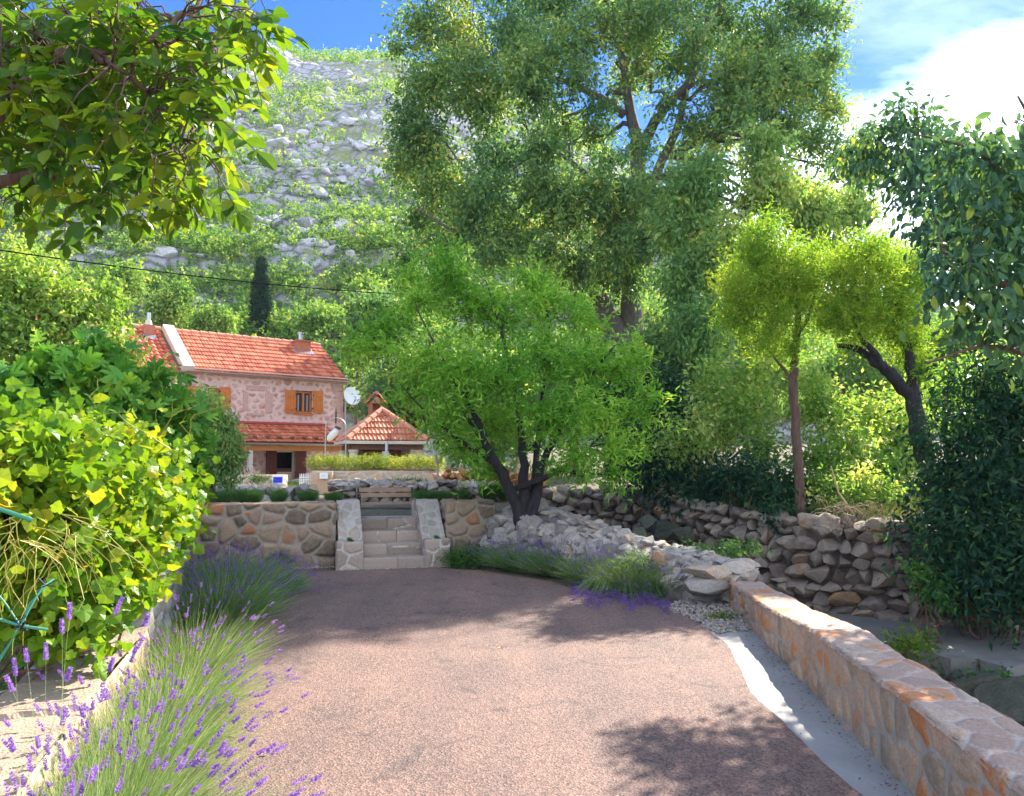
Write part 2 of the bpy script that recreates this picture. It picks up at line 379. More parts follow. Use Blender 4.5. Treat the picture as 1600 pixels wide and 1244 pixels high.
LF_HILL = mat_leaf('maquis_leaves', [(0.0, (0.07, 0.18, 0.05)), (0.35, (0.17, 0.33, 0.08)), (0.7, (0.34, 0.49, 0.11)), (1.0, (0.54, 0.60, 0.17))], 0.42, 0.7)
LF_CYP = mat_leaf('cypress_leaves', [(0.0, (0.01, 0.035, 0.025)), (1.0, (0.035, 0.08, 0.04))], 0.2, 0.8)
LF_ROS = mat_leaf('rosemary_leaves', [(0.0, (0.04, 0.11, 0.04)), (0.6, (0.09, 0.21, 0.06)), (1.0, (0.20, 0.32, 0.09))], 0.35, 0.7)
LF_HEDGE = mat_leaf('hedge_leaves', [(0.0, (0.14, 0.21, 0.04)), (0.5, (0.30, 0.37, 0.08)), (1.0, (0.54, 0.54, 0.17))], 0.45, 0.6)
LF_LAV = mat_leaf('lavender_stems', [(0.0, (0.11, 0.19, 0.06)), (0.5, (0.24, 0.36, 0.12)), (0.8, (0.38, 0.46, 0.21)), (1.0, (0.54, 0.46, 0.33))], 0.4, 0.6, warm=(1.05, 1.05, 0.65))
LF_LAVS = mat_leaf('shaded_lavender_stems', [(0.0, (0.07, 0.16, 0.07)), (0.5, (0.15, 0.27, 0.11)), (1.0, (0.34, 0.42, 0.20))], 0.38, 0.6)  # darker copy of the lavender stems, shade put into the colour
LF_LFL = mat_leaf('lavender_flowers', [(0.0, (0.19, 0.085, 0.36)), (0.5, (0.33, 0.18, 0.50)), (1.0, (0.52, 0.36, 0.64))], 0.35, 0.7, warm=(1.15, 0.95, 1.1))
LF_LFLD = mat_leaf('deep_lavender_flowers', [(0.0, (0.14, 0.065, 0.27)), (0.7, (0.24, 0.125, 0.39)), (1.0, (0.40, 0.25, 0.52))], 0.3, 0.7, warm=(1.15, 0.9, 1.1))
LF_GRASS = mat_leaf('grass_blades', [(0.0, (0.06, 0.15, 0.02)), (0.6, (0.14, 0.26, 0.03)), (1.0, (0.36, 0.34, 0.08))], 0.4, 0.6)
LF_WEED = mat_leaf('weed_leaves', [(0.0, (0.03, 0.12, 0.03)), (0.6, (0.08, 0.22, 0.04)), (1.0, (0.20, 0.34, 0.05))], 0.4, 0.5)

# ------------------------------------------------------------------ foliage generators
T_S = (np.array([(0, 0, 0), (.42, .5, .10), (1, 0, -.10), (.42, -.5, .10)]), np.array([(0, 1, 2), (0, 2, 3)]))
T_O = (np.array([(0, 0, 0), (.18, .30, .05), (.48, .5, .09), (.78, .36, .03), (1, 0, -.10), (.78, -.36, .03), (.48, -.5, .09), (.18, -.30, .05), (.5, 0, 0.0)]),
       np.array([(0, 8, 1), (1, 8, 2), (2, 8, 3), (3, 8, 4), (4, 8, 5), (5, 8, 6), (6, 8, 7), (7, 8, 0)]))
def lobed(out, tip=-.08):
    v = [(0.36, 0, 0.0)] + [(x, y, 0.09 * (abs(y) > 0.3) + tip * (x > .8)) for x, y in out]
    n = len(out)
    return np.array(v), np.array([(0, k, k % n + 1) for k in range(1, n + 1)])
T_V = lobed([(0.08, 0), (-.04, .22), (.08, .44), (.27, .45), (.44, .60), (.60, .42), (.80, .28), (1, 0), (.80, -.28), (.60, -.42), (.44, -.60), (.27, -.45), (.08, -.44), (-.04, -.22)])
T_F = lobed([(0.06, 0), (.02, .20), (.20, .50), (.34, .50), (.34, .20), (.62, .52), (.76, .46), (.56, .14), (.80, .16), (1, 0), (.80, -.16), (.56, -.14), (.76, -.46), (.62, -.52), (.34, -.20), (.34, -.50), (.20, -.50), (.02, -.20)])
def leaves(mb, pos, d, L, wr, tm, rng, upb=0.8, col=None, rnd=1.0):
    n = len(pos); L = np.broadcast_to(np.asarray(L, float), (n,))
    d = nrm(d)
    up = rng.normal(size=(n, 3)) * rnd + np.array([0, 0, upb])
    s = nrm(np.cross(d, up)); nn = np.cross(s, d)
    tv, tf = tm
    v = pos[:, None, :] + L[:, None, None] * (tv[None, :, 0:1] * d[:, None] + wr * tv[None, :, 1:2] * s[:, None] + tv[None, :, 2:3] * nn[:, None])
    f = (tf[None] + (np.arange(n) * len(tv))[:, None, None]).reshape(-1, 3)
    if col is None: col = rng.random(n)
    c = np.repeat(col, len(tv))
    mb.add(v.reshape(-1, 3), f, np.stack([c, c, c], 1))
def crown(mb, blobs, n, L, wr=0.5, tm=T_S, seed=0, per=14, cs=None, droop=0.5, shell=0.45, upb=0.8, jit=0.35, bvar=0.13, feather=0.8):
    """leaf clusters spread along short twigs through blobs (x,y,z,rx,ry,rz)"""
    rng = np.random.default_rng(seed)
    B = np.array(blobs, float)
    w = (B[:, 3] * B[:, 5]) ** 1.0; w /= w.sum()
    nc = max(1, n // per)
    bi = rng.choice(len(B), nc, p=w)
    dr = nrm(rng.normal(size=(nc, 3)))
    rr = rng.random(nc) ** shell * (0.85 + 0.3 * rng.random(nc))
    c = B[bi, :3] + dr * rr[:, None] * B[bi, 3:6]
    cs = cs or L * 3.2
    tw = nrm(dr * feather + rng.normal(size=(nc, 3)) * 0.6 + np.array([0, 0, -droop * 0.6]))
    ln = cs * (0.6 + 0.8 * rng.random(nc))
    cc = np.clip(rng.normal(0.42, 0.17, nc) + rng.normal(0, bvar, len(B))[bi], 0, 1)  # leaf tones vary; the per-blob shift imitates sunlit and dark clumps
    ci = np.repeat(np.arange(nc), per)
    t = np.tile(np.linspace(0, 1, per), nc)
    m = len(ci)
    pos = c[ci] + tw[ci] * (ln[ci] * (t - 0.4))[:, None] + rng.normal(size=(m, 3)) * cs * jit * 0.5
    d = tw[ci] * 0.6 + rng.normal(size=(m, 3)) * 0.8 + np.array([0, 0, -droop])
    col = np.clip(cc[ci] + rng.normal(0, 0.17, m), 0, 1)
    leaves(mb, pos, d, L * (0.6 + 0.6 * rng.random(m)), wr, tm, rng, upb, col)
    return c
def bl(lst, sq=1.0):
    """blobs from (px,py,Y,rpx[,depth radius factor])"""
    o = []
    for q in lst:
        p = P(q[0], q[1], q[2]); r = q[3] / F * q[2]; k = q[4] if len(q) > 4 else 1.0
        o.append((p.x, p.y, p.z, r, r * k, r * sq))
    return o
def limb(mb, a, b, r0, r1, rng, n=7, wob=0.06, sag=0.0, seg=6):
    a = np.array(tuple(a)); b = np.array(tuple(b)); L = np.linalg.norm(b - a)
    t = np.linspace(0, 1, n)[:, None]
    p = a + (b - a) * t + np.array([0, 0, 1]) * sag * L * (t * (1 - t) * 4)
    w = rng.normal(size=(n, 3)) * wob * L; w[0] = 0; w[-1] = 0
    mb.tube(p + w, np.linspace(r0, r1, n), seg)
    return p + w
def trunkline(pts, base=None):
    return [(P(x, y, Y), r) for x, y, Y, r in pts]
def tree(name, label, cat, lines, blobs, n, L, leafmat, bark, wr=0.5, tm=T_S, seed=1, per=14, cs=None, droop=0.5, shell=0.45,
         twigs=5, group=None, limbs=True, upb=0.8, jit=0.35, rlimb=None, base=None, bvar=0.13, feather=0.8):
    rng = np.random.default_rng(seed + 500)
    p0 = base or lines[0][0][0]
    root = thing(name, label, cat, tuple(p0), 0, group)
    mb = MB(); nodes = []
    for ln in lines:
        pts = np.array([tuple(q[0]) for q in ln]); rr = [q[1] for q in ln]
        # refine with a smooth wobble
        k = np.linspace(0, len(pts) - 1, (len(pts) - 1) * 4 + 1)
        pp = np.stack([np.interp(k, range(len(pts)), pts[:, j]) for j in range(3)], 1)
        for _ in range(2): pp[1:-1] = (pp[:-2] + 2 * pp[1:-1] + pp[2:]) / 4
        r2 = np.interp(k, range(len(pts)), rr)
        pp[1:-1] += rng.normal(size=pp[1:-1].shape) * r2[1:-1, None] * 0.18
        mb.tube(pp, r2, 9); nodes += [(q, w) for q, w in zip(pp, r2)]
    if limbs:
        NP = np.array([q for q, w in nodes]); NR = np.array([w for q, w in nodes])
        for B in blobs:
            c = np.array(B[:3]); d = np.linalg.norm(NP - c, axis=1) + np.maximum(0, NP[:, 2] - c[2]) * 1.5
            j = int(np.argmin(d)); r0 = min(NR[j] * 0.6, rlimb or 9)
            if d[j] > 0.1: limb(mb, NP[j], c, r0, r0 * 0.4, rng, sag=0.06)
            for _ in range(twigs):
                e = c + nrm(rng.normal(size=3) + np.array([0, 0, 0.3])) * np.array(B[3:6]) * 0.85
                limb(mb, c, e, r0 * 0.4, r0 * 0.08, rng, 5, 0.05, 0.0, 4)
    mb.build('trunk', bark, root, smooth=True)
    lb = MB(); crown(lb, blobs, n, L, wr, tm, seed, per, cs, droop, shell, upb, jit, bvar, feather)
    lb.build('crown', leafmat, root)
    return root

# ------------------------------------------------------------------ stone generators
def ico(sub):
    import bmesh
    bm = bmesh.new(); bmesh.ops.create_icosphere(bm, subdivisions=sub, radius=1)
    v = np.array([tuple(q.co) for q in bm.verts]); f = np.array([[q.index for q in g.verts] for g in bm.faces]); bm.free()
    return v, f
ICO = {2: ico(2), 3: ico(3), 4: ico(4)}
def proto_rock(sub, seed, cuts=17, rough=0.022):
    rng = np.random.default_rng(seed); v, f = ICO[sub]; v = v.copy()
    for _ in range(cuts):
        n = nrm(rng.normal(size=3)); d = 0.42 + 0.36 * rng.random()
        k = v @ n; m = k > d
        v[m] -= n * (k[m] - d)[:, None] * 0.93
    v += nrm(v) * ((fbm(v[:, 0] * 2 + 9 + seed, v[:, 1] * 2 + v[:, 2] * 3.1, 3, seed) - 0.5) * rough * 4)[:, None]
    v /= np.abs(v).max(0)
    return v, f
ROCKS = {s: [proto_rock(s, 10 * s + k) for k in range(14)] for s in (2, 3, 4)}
def rock(mb, c, size, rng, sub=3, tilt=0.35, rz=None, col=None):
    v, f = ROCKS[sub][rng.integers(14)]
    q = Matrix.Rotation(rng.random() * 6.28, 3, 'Z') @ Matrix.Rotation(rng.integers(4) * math.pi / 2, 3, 'X')
    v = v @ np.array(q).T; v = v / np.abs(v).max(0)
    v = v * np.array(size) / 2
    rz = rng.random() * 6.28 if rz is None else rz
    q = Matrix.Rotation(rz, 3, 'Z') @ Matrix.Rotation(rng.normal() * tilt, 3, 'X') @ Matrix.Rotation(rng.normal() * tilt, 3, 'Y')
    v = v @ np.array(q).T + np.array(tuple(c))
    col = np.clip(rng.normal(0.5, 0.25), 0, 1) if col is None else col
    mb.add(v, f, (col, 0, rng.random()))
def path_len(pts):
    p = np.array(pts, float); s = np.concatenate([[0], np.cumsum(np.linalg.norm(np.diff(p[:, :2], axis=0), axis=1))])
    return p, s
def drywall(name, label, pts, mat, rs=(0.18, 0.36), depth=0.35, seed=1, sub=3, cap=True, core=True, cat='wall', batter=0.12, side=1, kind=None):
    """pts: (x,y,zbottom,ztop) along the visible foot; courses of rocks facing 'side' (+1: left hand normal)"""
    rng = np.random.default_rng(seed); p, s = path_len(pts); L = s[-1]
    at = lambda u: [np.interp(u, s, p[:, k]) for k in range(4)]
    mb = MB(); u0 = 0
    def nv(u):
        a, b = at(max(0, u - .1)), at(min(L, u + .1)); d = np.array([b[0] - a[0], b[1] - a[1]]); d /= np.linalg.norm(d)
        return d, np.array([-d[1], d[0]]) * side
    zmax = (p[:, 3] - p[:, 2]).max(); h = 0.0
    while h < zmax + 0.02:
        ch = rng.uniform(*rs) * 0.68
        u = -rng.random() * 0.2
        while u < L:
            w = rng.uniform(*rs) * rng.uniform(0.8, 1.25); x, y, zb, zt = at(min(max(u + w / 2, 0), L))
            if zb + h + ch * 0.35 < zt + rng.normal() * 0.03:
                d, n = nv(min(max(u + w / 2, 0), L)); hh = ch * rng.uniform(0.85, 1.25)
                off = -batter * h + rng.normal() * 0.025
                c = (x + n[0] * (off - depth * 0.3), y + n[1] * (off - depth * 0.3), zb + h + ch / 2 + rng.normal() * 0.015)
                rock(mb, c, (w * 1.12, depth, hh * 1.15), rng, sub, 0.16, math.atan2(d[1], d[0]) + rng.normal() * 0.12)
            u += w * 0.93
        h += ch * 0.88
    if core:
        V, f = [], []
        k = max(3, int(L / 0.25)); us = np.linspace(0, L, k)
        for u in us:
            x, y, zb, zt = at(u); d, n = nv(u)
            H = zt - zb
            for (o, z) in ((-0.14, zb - .1), (-0.14 - batter * H, zt - 0.06), (-depth * 1.1 - batter * H, zt - 0.06), (-depth * 1.1, zb - .1)):
                V.append((x + n[0] * o, y + n[1] * o, z))
        for q in range(k - 1):
            for j in range(4): f.append((q * 4 + j, q * 4 + (j + 1) % 4, q * 4 + 4 + (j + 1) % 4, q * 4 + 4 + j))
        f += [(0, 1, 2, 3), ((k - 1) * 4 + 3, (k - 1) * 4 + 2, (k - 1) * 4 + 1, (k - 1) * 4)]
        mb.add(V, f, (0.02, 0, 0))
    return tag(mb.build(name, mat), label, cat, kind=kind)

def masonry(mb, fn, L, H, res, cell, seed=1, relief=0.02, mw=0.05, aniso=1.5, hole=None, edge=True, ashlar=False):
    """a wall face of odd stones set in mortar, as real relief. fn(u,v)->(pos,normal); cell = stone height"""
    nu, nv = max(2, int(L / res)), max(2, int(H / res))
    U, V = np.meshgrid(np.linspace(0, L, nu + 1), np.linspace(0, H, nv + 1), indexing='ij')
    u, v = U.ravel(), V.ravel()
    wu = u + (fbm(u * 1.7 / cell * .3, v * 1.7 / cell * .3, 3, seed) - .5) * cell * .7
    wv = v + (fbm(u * 1.3 / cell * .3 + 7, v * 1.3 / cell * .3, 3, seed + 5) - .5) * cell * .5
    x, y = wu / (cell * aniso), wv / cell
    iy = np.floor(y)
    d1 = np.full(len(x), 9.0); d2 = np.full(len(x), 9.0); idr = np.zeros(len(x)); idb = np.zeros(len(x))
    for dy in (-1, 0, 1):
        for dx in (-2, -1, 0, 1, 2):
            jy = iy + dy; sh = hsh(jy, jy * 0 + 3, seed) * 1.0
            jx = np.floor(x - sh) + dx
            jm = 0.42 if not ashlar else 0.15
            px = jx + sh + 0.5 + (hsh(jx, jy, seed) - .5) * 2 * jm; py = jy + 0.5 + (hsh(jx, jy, seed + 9) - .5) * 2 * jm
            s = 0.8 + 0.5 * hsh(jx, jy, seed + 4)
            d = np.sqrt(((px - x) * aniso * .85) ** 2 + (py - y) ** 2) + (s - 1) * .12 if not ashlar else np.maximum(np.abs(px - x), np.abs(py - y))
            m = d < d1
            d2 = np.where(m, d1, np.minimum(d2, d)); d1 = np.where(m, d, d1)
            idr = np.where(m, hsh(jx, jy, seed + 20), idr); idb = np.where(m, hsh(jx, jy, seed + 30), idb)
    e = (d2 - d1) * cell * 0.5
    mort = 1 - sst(mw * 0.35, mw * 0.65, e + (fbm(u * 20, v * 20, 2, seed) - .5) * mw * .5)
    hgt = sst(mw * .3, mw * 1.6, e) * relief * (0.5 + idb) + (fbm(u * 9, v * 9, 4, seed + 2) - .5) * relief * 0.7
    if edge:
        ed = np.minimum.reduce([u, L - u, v, H - v]); hgt = hgt * sst(0, res * 1.5, ed)
    pos, nn = fn(u, v)
    pos = pos + nn * hgt[:, None]
    idx = np.arange((nu + 1) * (nv + 1)).reshape(nu + 1, nv + 1)
    f = np.stack([idx[:-1, :-1], idx[1:, :-1], idx[1:, 1:], idx[:-1, 1:]], -1).reshape(-1, 4)
    if hole is not None:
        cu = u[f].mean(1); cv = v[f].mean(1); f = f[~hole(cu, cv)]
    mb.add(pos, f, np.stack([idr, mort, idb], 1))
def plane_fn(o, du, dv, flip=False):
    o = np.array(tuple(o), float); du = np.array(tuple(du), float); dv = np.array(tuple(dv), float)
    n = np.cross(du, dv); n = n / np.linalg.norm(n) * (-1 if flip else 1)
    return lambda u, v: (o + u[:, None] * du + v[:, None] * dv, np.tile(n, (len(u), 1)))
def mblock(mb, poly, z0, z1, res, cell, seed, relief=0.015, mw=0.04, aniso=1.5, top=True, sides=None, ashlar=False):
    """upright block on a plan polygon (counter-clockwise), every face masonry"""
    n = len(poly)
    for k in range(n):
        if sides is not None and k not in sides: continue
        a, b = np.array(poly[k], float), np.array(poly[(k + 1) % n], float); L = np.linalg.norm(b - a); d = (b - a) / L
        masonry(mb, plane_fn((a[0], a[1], z0), (d[0], d[1], 0), (0, 0, 1)), L, z1 - z0, res, cell, seed + k, relief, mw, aniso, ashlar=ashlar)
    if top and n == 4:
        a, b, d = (np.array(poly[q], float) for q in (0, 1, 3))
        L, D = np.linalg.norm(b - a), np.linalg.norm(d - a); du, dv = (b - a) / L, (d - a) / D
        masonry(mb, plane_fn((a[0], a[1], z1), (*du, 0), (*dv, 0)), L, D, res, cell * 1.2, seed + 11, relief * .6, mw, 1.1)
def tiles(mb, o, U, S, W, L, tw, tl, amp, step, rng, clip=None, k=6, thick=0.03, barrel=False):
    """a tiled roof slope: rows of overlapping waved tiles. o eave start, U along the eave, S up the slope"""
    o, U, S = (np.array(tuple(q), float) for q in (o, U, S)); Nn = np.cross(U, S); Nn /= np.linalg.norm(Nn)
    nc = max(1, round(W / tw)); nr = max(1, round(L / tl)); tw = W / nc; tl = L / nr
    us = np.linspace(0, W, nc * k + 1); ph = us / tw * 2 * math.pi
    prof = amp * (np.abs(np.sin(ph / 2)) ** (0.8) if barrel else (0.5 - 0.5 * np.cos(ph)) ** 1.6)
    V, C, f = [], [], []
    for r in range(nr):
        cr = rng.random(nc + 1)
        for q, (vv, h) in enumerate(((r * tl, step), (r * tl, step), ((r + 1) * tl - 1e-4, 0.0))):
            u2 = us.copy()
            if clip is not None:
                lo, hi = clip(vv); u2 = np.clip(us, lo, hi)
            hh = prof + h - (thick if q == 0 else 0)
            V.append(o + u2[:, None] * U + vv * S + hh[:, None] * Nn)
            C.append(np.stack([np.clip(cr[np.minimum((us / tw).astype(int), nc)] * 0.9, 0, 1), us * 0, us * 0], 1))
    V = np.concatenate(V); C = np.concatenate(C); n = len(us)
    for r in range(nr * 3 - 1):
        a = np.arange(n - 1) + r * n
        F4 = np.stack([a, a + 1, a + 1 + n, a + n], 1)
        w = np.linalg.norm(V[F4[:, 0]] - V[F4[:, 1]], axis=1) + np.linalg.norm(V[F4[:, 2]] - V[F4[:, 3]], axis=1)
        f.append(F4[w > 1e-4])
    mb.add(V, np.concatenate(f), C)

# ================================================================== THE SETTING
TH = R(16)
UX, UY = math.cos(TH), math.sin(TH)
O0 = G(616, 889, 0)
def TW(t, v, z=0.0): return Vector((O0.x + t * UX - v * UY, O0.y + t * UY + v * UX, z))
WV, WT, WTOP = 0.45, 0.42, 0.96      # terrace wall: setback, thickness, height
C0 = TW(-3.05, WV); C1 = TW(1.62, WV)
# left boundary wall (right-hand side of it), parapet (left-hand side of it)
LWL = [(-1.35, 1.4), (-1.88, 3.1), (-2.72, 6.0), (-3.35, 8.0), (C0.x + 0.1, C0.y + 0.1)]
PARL = [(1.71, 1.2), (1.80, 2.6), (1.92, 3.76), (2.02, 4.86), (2.10, 5.55), (2.24, 7.12), (2.44, 8.95)]
OLD = [(13.0, 8.6), (9.0, 9.6), (6.9, 10.2), (5.4, 11.1), (4.2, 12.3), (3.4, 13.6), (2.9, 14.6)]    # old retaining wall beyond the stream
OLD2 = [(2.6, 15.2), (2.2, 15.9), (1.4, 16.8), (0.6, 17.3)]
def inpoly(x, y, poly):
    c = np.zeros(x.shape, bool); n = len(poly)
    for i in range(n):
        x1, y1 = poly[i]; x2, y2 = poly[(i + 1) % n]
        k = ((y1 > y) != (y2 > y)) & (x < (x2 - x1) * (y - y1) / ((y2 - y1) + 1e-12) + x1); c ^= k
    return c
xs = np.concatenate([[-300, -180, -110, -70, -45, -30, -22], np.arange(-16, 16.01, 0.2), [20, 26, 34, 45, 60, 90, 140, 220, 300]])
ys = np.concatenate([[-100, -70, -30, -14, -8], np.arange(-4, 24.01, 0.2), np.arange(25, 50, 1.5), [56, 70, 100, 150, 220, 300]])
GX, GY = np.meshgrid(xs, ys, indexing='ij')
base = 0.80 + np.clip(GY - 37, 0, 30) * 0.06
Z = np.full(GX.shape, -0.03)
t1 = TW(-3.1, WV + .3); t2 = TW(-.5, WV + .3); t3 = TW(-.5, 1.35); t4 = TW(.5, 1.35); t5 = TW(.5, WV + .3); t6 = TW(1.7, WV + .3)
garden = [(-60, -20), (-1.55, -20), (-1.55, 1.4), (-2.05, 3.1), (-2.9, 6.0), (-3.5, 8.0), (t1.x - .1, t1.y), (-60, t1.y + 6)]
Z[inpoly(GX, GY, garden)] = -0.15
terr = [(-60, t1.y + 6), (-8, t1.y + 1), (t1.x, t1.y), (t2.x, t2.y), (t3.x, t3.y), (t4.x, t4.y), (t5.x, t5.y), (t6.x, t6.y), (0.5, 13.4), (0.9, 15.5), (0.2, 17.6), (-1, 20), (-1, 70), (-400, 70)]
k = inpoly(GX, GY, terr); Z[k] = np.where(GY[k] > 15.0, base[k], 0.74)
k = inpoly(GX, GY, [(t2.x, t2.y), (t3.x, t3.y), (t4.x, t4.y), (t5.x, t5.y)]); Z[k] = 0.5
back = [(500, 60), (-400, 70), (-400, 700), (500, 700)]
k = (GY > 20) & (GX > -5); Z[k] = base[k]
rb = [(40, 5.5), (13.2, 9.1), (9.1, 10.1), (7.1, 10.7), (5.7, 11.6), (4.5, 12.7), (3.8, 13.9), (3.3, 14.9), (2.9, 15.7), (2.4, 16.5), (1.5, 17.4), (0.6, 17.8), (0.2, 20), (0, 70), (600, 70), (600, 5)]
k = inpoly(GX, GY, rb); Z[k] = 0.72 + np.clip(np.hypot(GX[k] - 4, GY[k] - 12) - 2, 0, 60) * 0.055
st = [(60, -20), (2.1, -20), (1.95, 2.6), (2.08, 3.76), (2.26, 5.55), (2.42, 7.12), (2.62, 8.95), (2.95, 9.3), (1.9, 11.5), (0.75, 13.3), (1.0, 15.5), (0.4, 17.5), (0.6, 17.6), (1.4, 17.0), (2.3, 16.1), (2.8, 15.3), (3.1, 14.6), (3.6, 13.6), (4.4, 12.4), (5.6, 11.3), (7.0, 10.5), (9.1, 9.8), (13.1, 8.8), (40, 5.3)]
k = inpoly(GX, GY, st); Z[k] = -1.0 + np.clip(GY[k] - 11.5, 0, 5) * 0.16
for _ in range(2): Z[1:-1, 1:-1] = (Z[1:-1, 1:-1] * 2 + Z[:-2, 1:-1] + Z[2:, 1:-1] + Z[1:-1, :-2] + Z[1:-1, 2:]) / 6
Z += np.where(inpoly(GX, GY, [(-1.6, -20), (2, -20), (2.4, 8.8), (0, 12.6), (-4.6, 11.3), (-2.8, 6), (-1.9, 3)]), 0, (fbm(GX * 1.3, GY * 1.3, 4) - .5) * 0.10)
iv = np.arange(GX.size).reshape(GX.shape)
mb = MB(); mb.add(np.stack([GX, GY, Z], -1).reshape(-1, 3), np.stack([iv[:-1, :-1], iv[1:, :-1], iv[1:, 1:], iv[:-1, 1:]], -1).reshape(-1, 4))
tag(mb.build('ground', M_SOIL, smooth=True), kind='structure')
def zg(x, y):
    i = np.clip(np.searchsorted(xs, x) - 1, 0, len(xs) - 2); j = np.clip(np.searchsorted(ys, y) - 1, 0, len(ys) - 2)
    return float(Z[i, j])

def sheet(name, pts, z, mat, kind='structure', th=0.0, jag=0.0, seed=3):
    import bmesh
    p = np.array([(q[0], q[1]) for q in pts], float)
    if jag:
        q = []
        for a, b in zip(p, np.roll(p, -1, 0)):
            n = max(1, int(np.linalg.norm(b - a) / 0.07)); 
            for k in range(n): q.append(a + (b - a) * k / n)
        p = np.array(q); p = p + np.stack([fbm(p[:, 0] * 4, p[:, 1] * 4, 4, seed) - .5, fbm(p[:, 0] * 4 + 5, p[:, 1] * 4, 4, seed) - .5], 1) * jag * 2
    bm = bmesh.new(); vs = [bm.verts.new((x, y, z)) for x, y in p]
    f = bm.faces.new(vs)
    if f.normal.z < 0: f.normal_flip()
    if th:
        r = bmesh.ops.extrude_face_region(bm, geom=[f]); 
        for v in [g for g in r['geom'] if isinstance(g, bmesh.types.BMVert)]: v.co.z -= th
    bmesh.ops.triangulate(bm, faces=bm.faces[:])
    bmesh.ops.recalc_face_normals(bm, faces=bm.faces[:])
    me = bpy.data.meshes.new(name); bm.to_mesh(me); bm.free(); me.materials.append(mat)
    o = bpy.data.objects.new(name, me); COL.objects.link(o)
    return tag(o, kind=kind) if kind else o
gp = lambda x, y: tuple(G(x, y, 0))[:2]
a = TW(-2.9, .40); b_ = TW(1.2, .40)
right_edge = [gp(690, 888), gp(757, 893), gp(860, 909), gp(930, 933), gp(1050, 953), gp(1108, 984), gp(1135, 1008), gp(1152, 1040), gp(1172, 1082), gp(1232, 1138), gp(1292, 1200), gp(1350, 1244), (1.22, 2.5), (1.1, 1.0)]
sheet('driveway', [(1.0, -12), (-1.3, -12), (-1.3, 1.4), (-1.80, 3.1), (-2.6, 6.0), (-3.2, 8.0), (-4.2, 10.9)] + [tuple(TW(-2.6, .12))[:2], tuple(TW(-.75, .0))[:2], tuple(TW(.8, .0))[:2]] + right_edge, 0.006, M_ASPH, th=0.02, jag=0.03)
sheet('concrete_strip', [(1.0, -12), (1.0, 2.5), gp(1260, 1180), gp(1180, 1110), gp(1120, 1020), gp(1085, 976), gp(1130, 962), gp(1172, 975), (2.12, 5.3), (2.04, 4.3), (1.9, 2.6), (1.8, 1.2), (1.8, -12)], -0.010, M_CONC, jag=0.02)
# gravel patch and pale grit along the foot of the terrace wall
rng = np.random.default_rng(4)
mb = MB()
gpoly = [gp(1030, 951), gp(1070, 935), gp(1150, 928), gp(1162, 955), gp(1175, 985), gp(1120, 990), gp(1095, 972)]
gx = [p[0] for p in gpoly]; gy = [p[1] for p in gpoly]
n = 0
while n < 1900:
    x, y = rng.uniform(min(gx), max(gx)), rng.uniform(min(gy), max(gy))
    if inpoly(np.array([x]), np.array([y]), gpoly)[0]:
        s = rng.uniform(.012, .035); rock(mb, (x, y, 0.0), (s * 1.3, s, s * .7), rng, 2, .4); n += 1
for _ in range(900):
    t = rng.uniform(-2.7, 1.3); v = (WV - abs(rng.normal(0, .07))) if (t < -.85 or t > .85) else -abs(rng.normal(0, .03))
    s = rng.uniform(.012, .03); p = TW(t, v, 0.012); rock(mb, p, (s * 1.3, s, s * .7), rng, 2, .4)
for _ in range(1100):
    k = rng.random(); y = 2.4 + 6 * k; x = np.interp(y, [3.1, 6, 8.4], [-1.80, -2.6, -3.3]) + abs(rng.normal(0, .10))
    s = rng.uniform(.01, .03); rock(mb, (x, y, 0.010), (s * 1.3, s, s * .7), rng, 2, .4)
tag(mb.build('gravel', M_RUB), kind='stuff')

# ------------------------------------------------------------------ mountain
MR = [(-2600, 330), (-900, 120), (-300, 60), (0, 55), (300, 75), (430, 86), (600, 102), (700, 125), (850, 180), (1000, 280), (1150, 392), (1300, 470), (1500, 515), (2000, 545), (3500, 600)]
rpx = np.array([q[0] for q in MR], float); rpy = np.array([q[1] for q in MR], float)
YR, Y0 = 190.0, 44.0
def mz(a, Y, rough=True):
    px = CX + a * F
    zr = CH + (HZ - np.interp(px, rpx, rpy)) / F * YR * 1.0
    t = np.clip((Y - Y0) / (YR - Y0), -0.2, 1.6)
    s = np.where(t < 1, t + 0.10 * np.sin(np.clip(t, 0, 1) * math.pi), 1 - (t - 1) * 0.9)
    z = 1.2 + (zr - 1.2) * s
    x = a * Y
    if rough:
        w = sst(-.05, .12, t)
        z = z + ((fbm(x * .03, Y * .03, 5, 2) - .5) * 12 + (fbm(x * .12, Y * .12, 4, 5) - .5) * 4.5 + np.abs(fbm(x * .3, Y * .3, 3, 8) - .5) * 3.0) * w
        q_ = z / 4.5 + (fbm(x * .02, Y * .02, 3, 31) - .5) * 2; fr = q_ - np.floor(q_); z = z + w * 4.5 * .55 * (sst(.25, .75, fr) - fr)
    return z
av = np.linspace(-1.4, 1.4, 420); yv = np.concatenate([np.linspace(38, 70, 60), np.linspace(71, 215, 180), np.linspace(216, 260, 12)])
A, Yg = np.meshgrid(av, yv, indexing='ij'); Zm = mz(A, Yg)
iv = np.arange(A.size).reshape(A.shape)
mb = MB(); mb.add(np.stack([A * Yg, Yg, Zm], -1).reshape(-1, 3), np.stack([iv[:-1, :-1], iv[1:, :-1], iv[1:, 1:], iv[:-1, 1:]], -1).reshape(-1, 4))
m, t, b, o = newmat('karst_slope')
n1 = noise(t, .05, 5, .6); n2 = noise(t, .6, 7, .7); n3 = noise(t, 3.0, 5, .7)
vo = N(t, 'ShaderNodeTexVoronoi', i={'Scale': 0.45}, feature='DISTANCE_TO_EDGE'); tcx = N(t, 'ShaderNodeTexCoord')
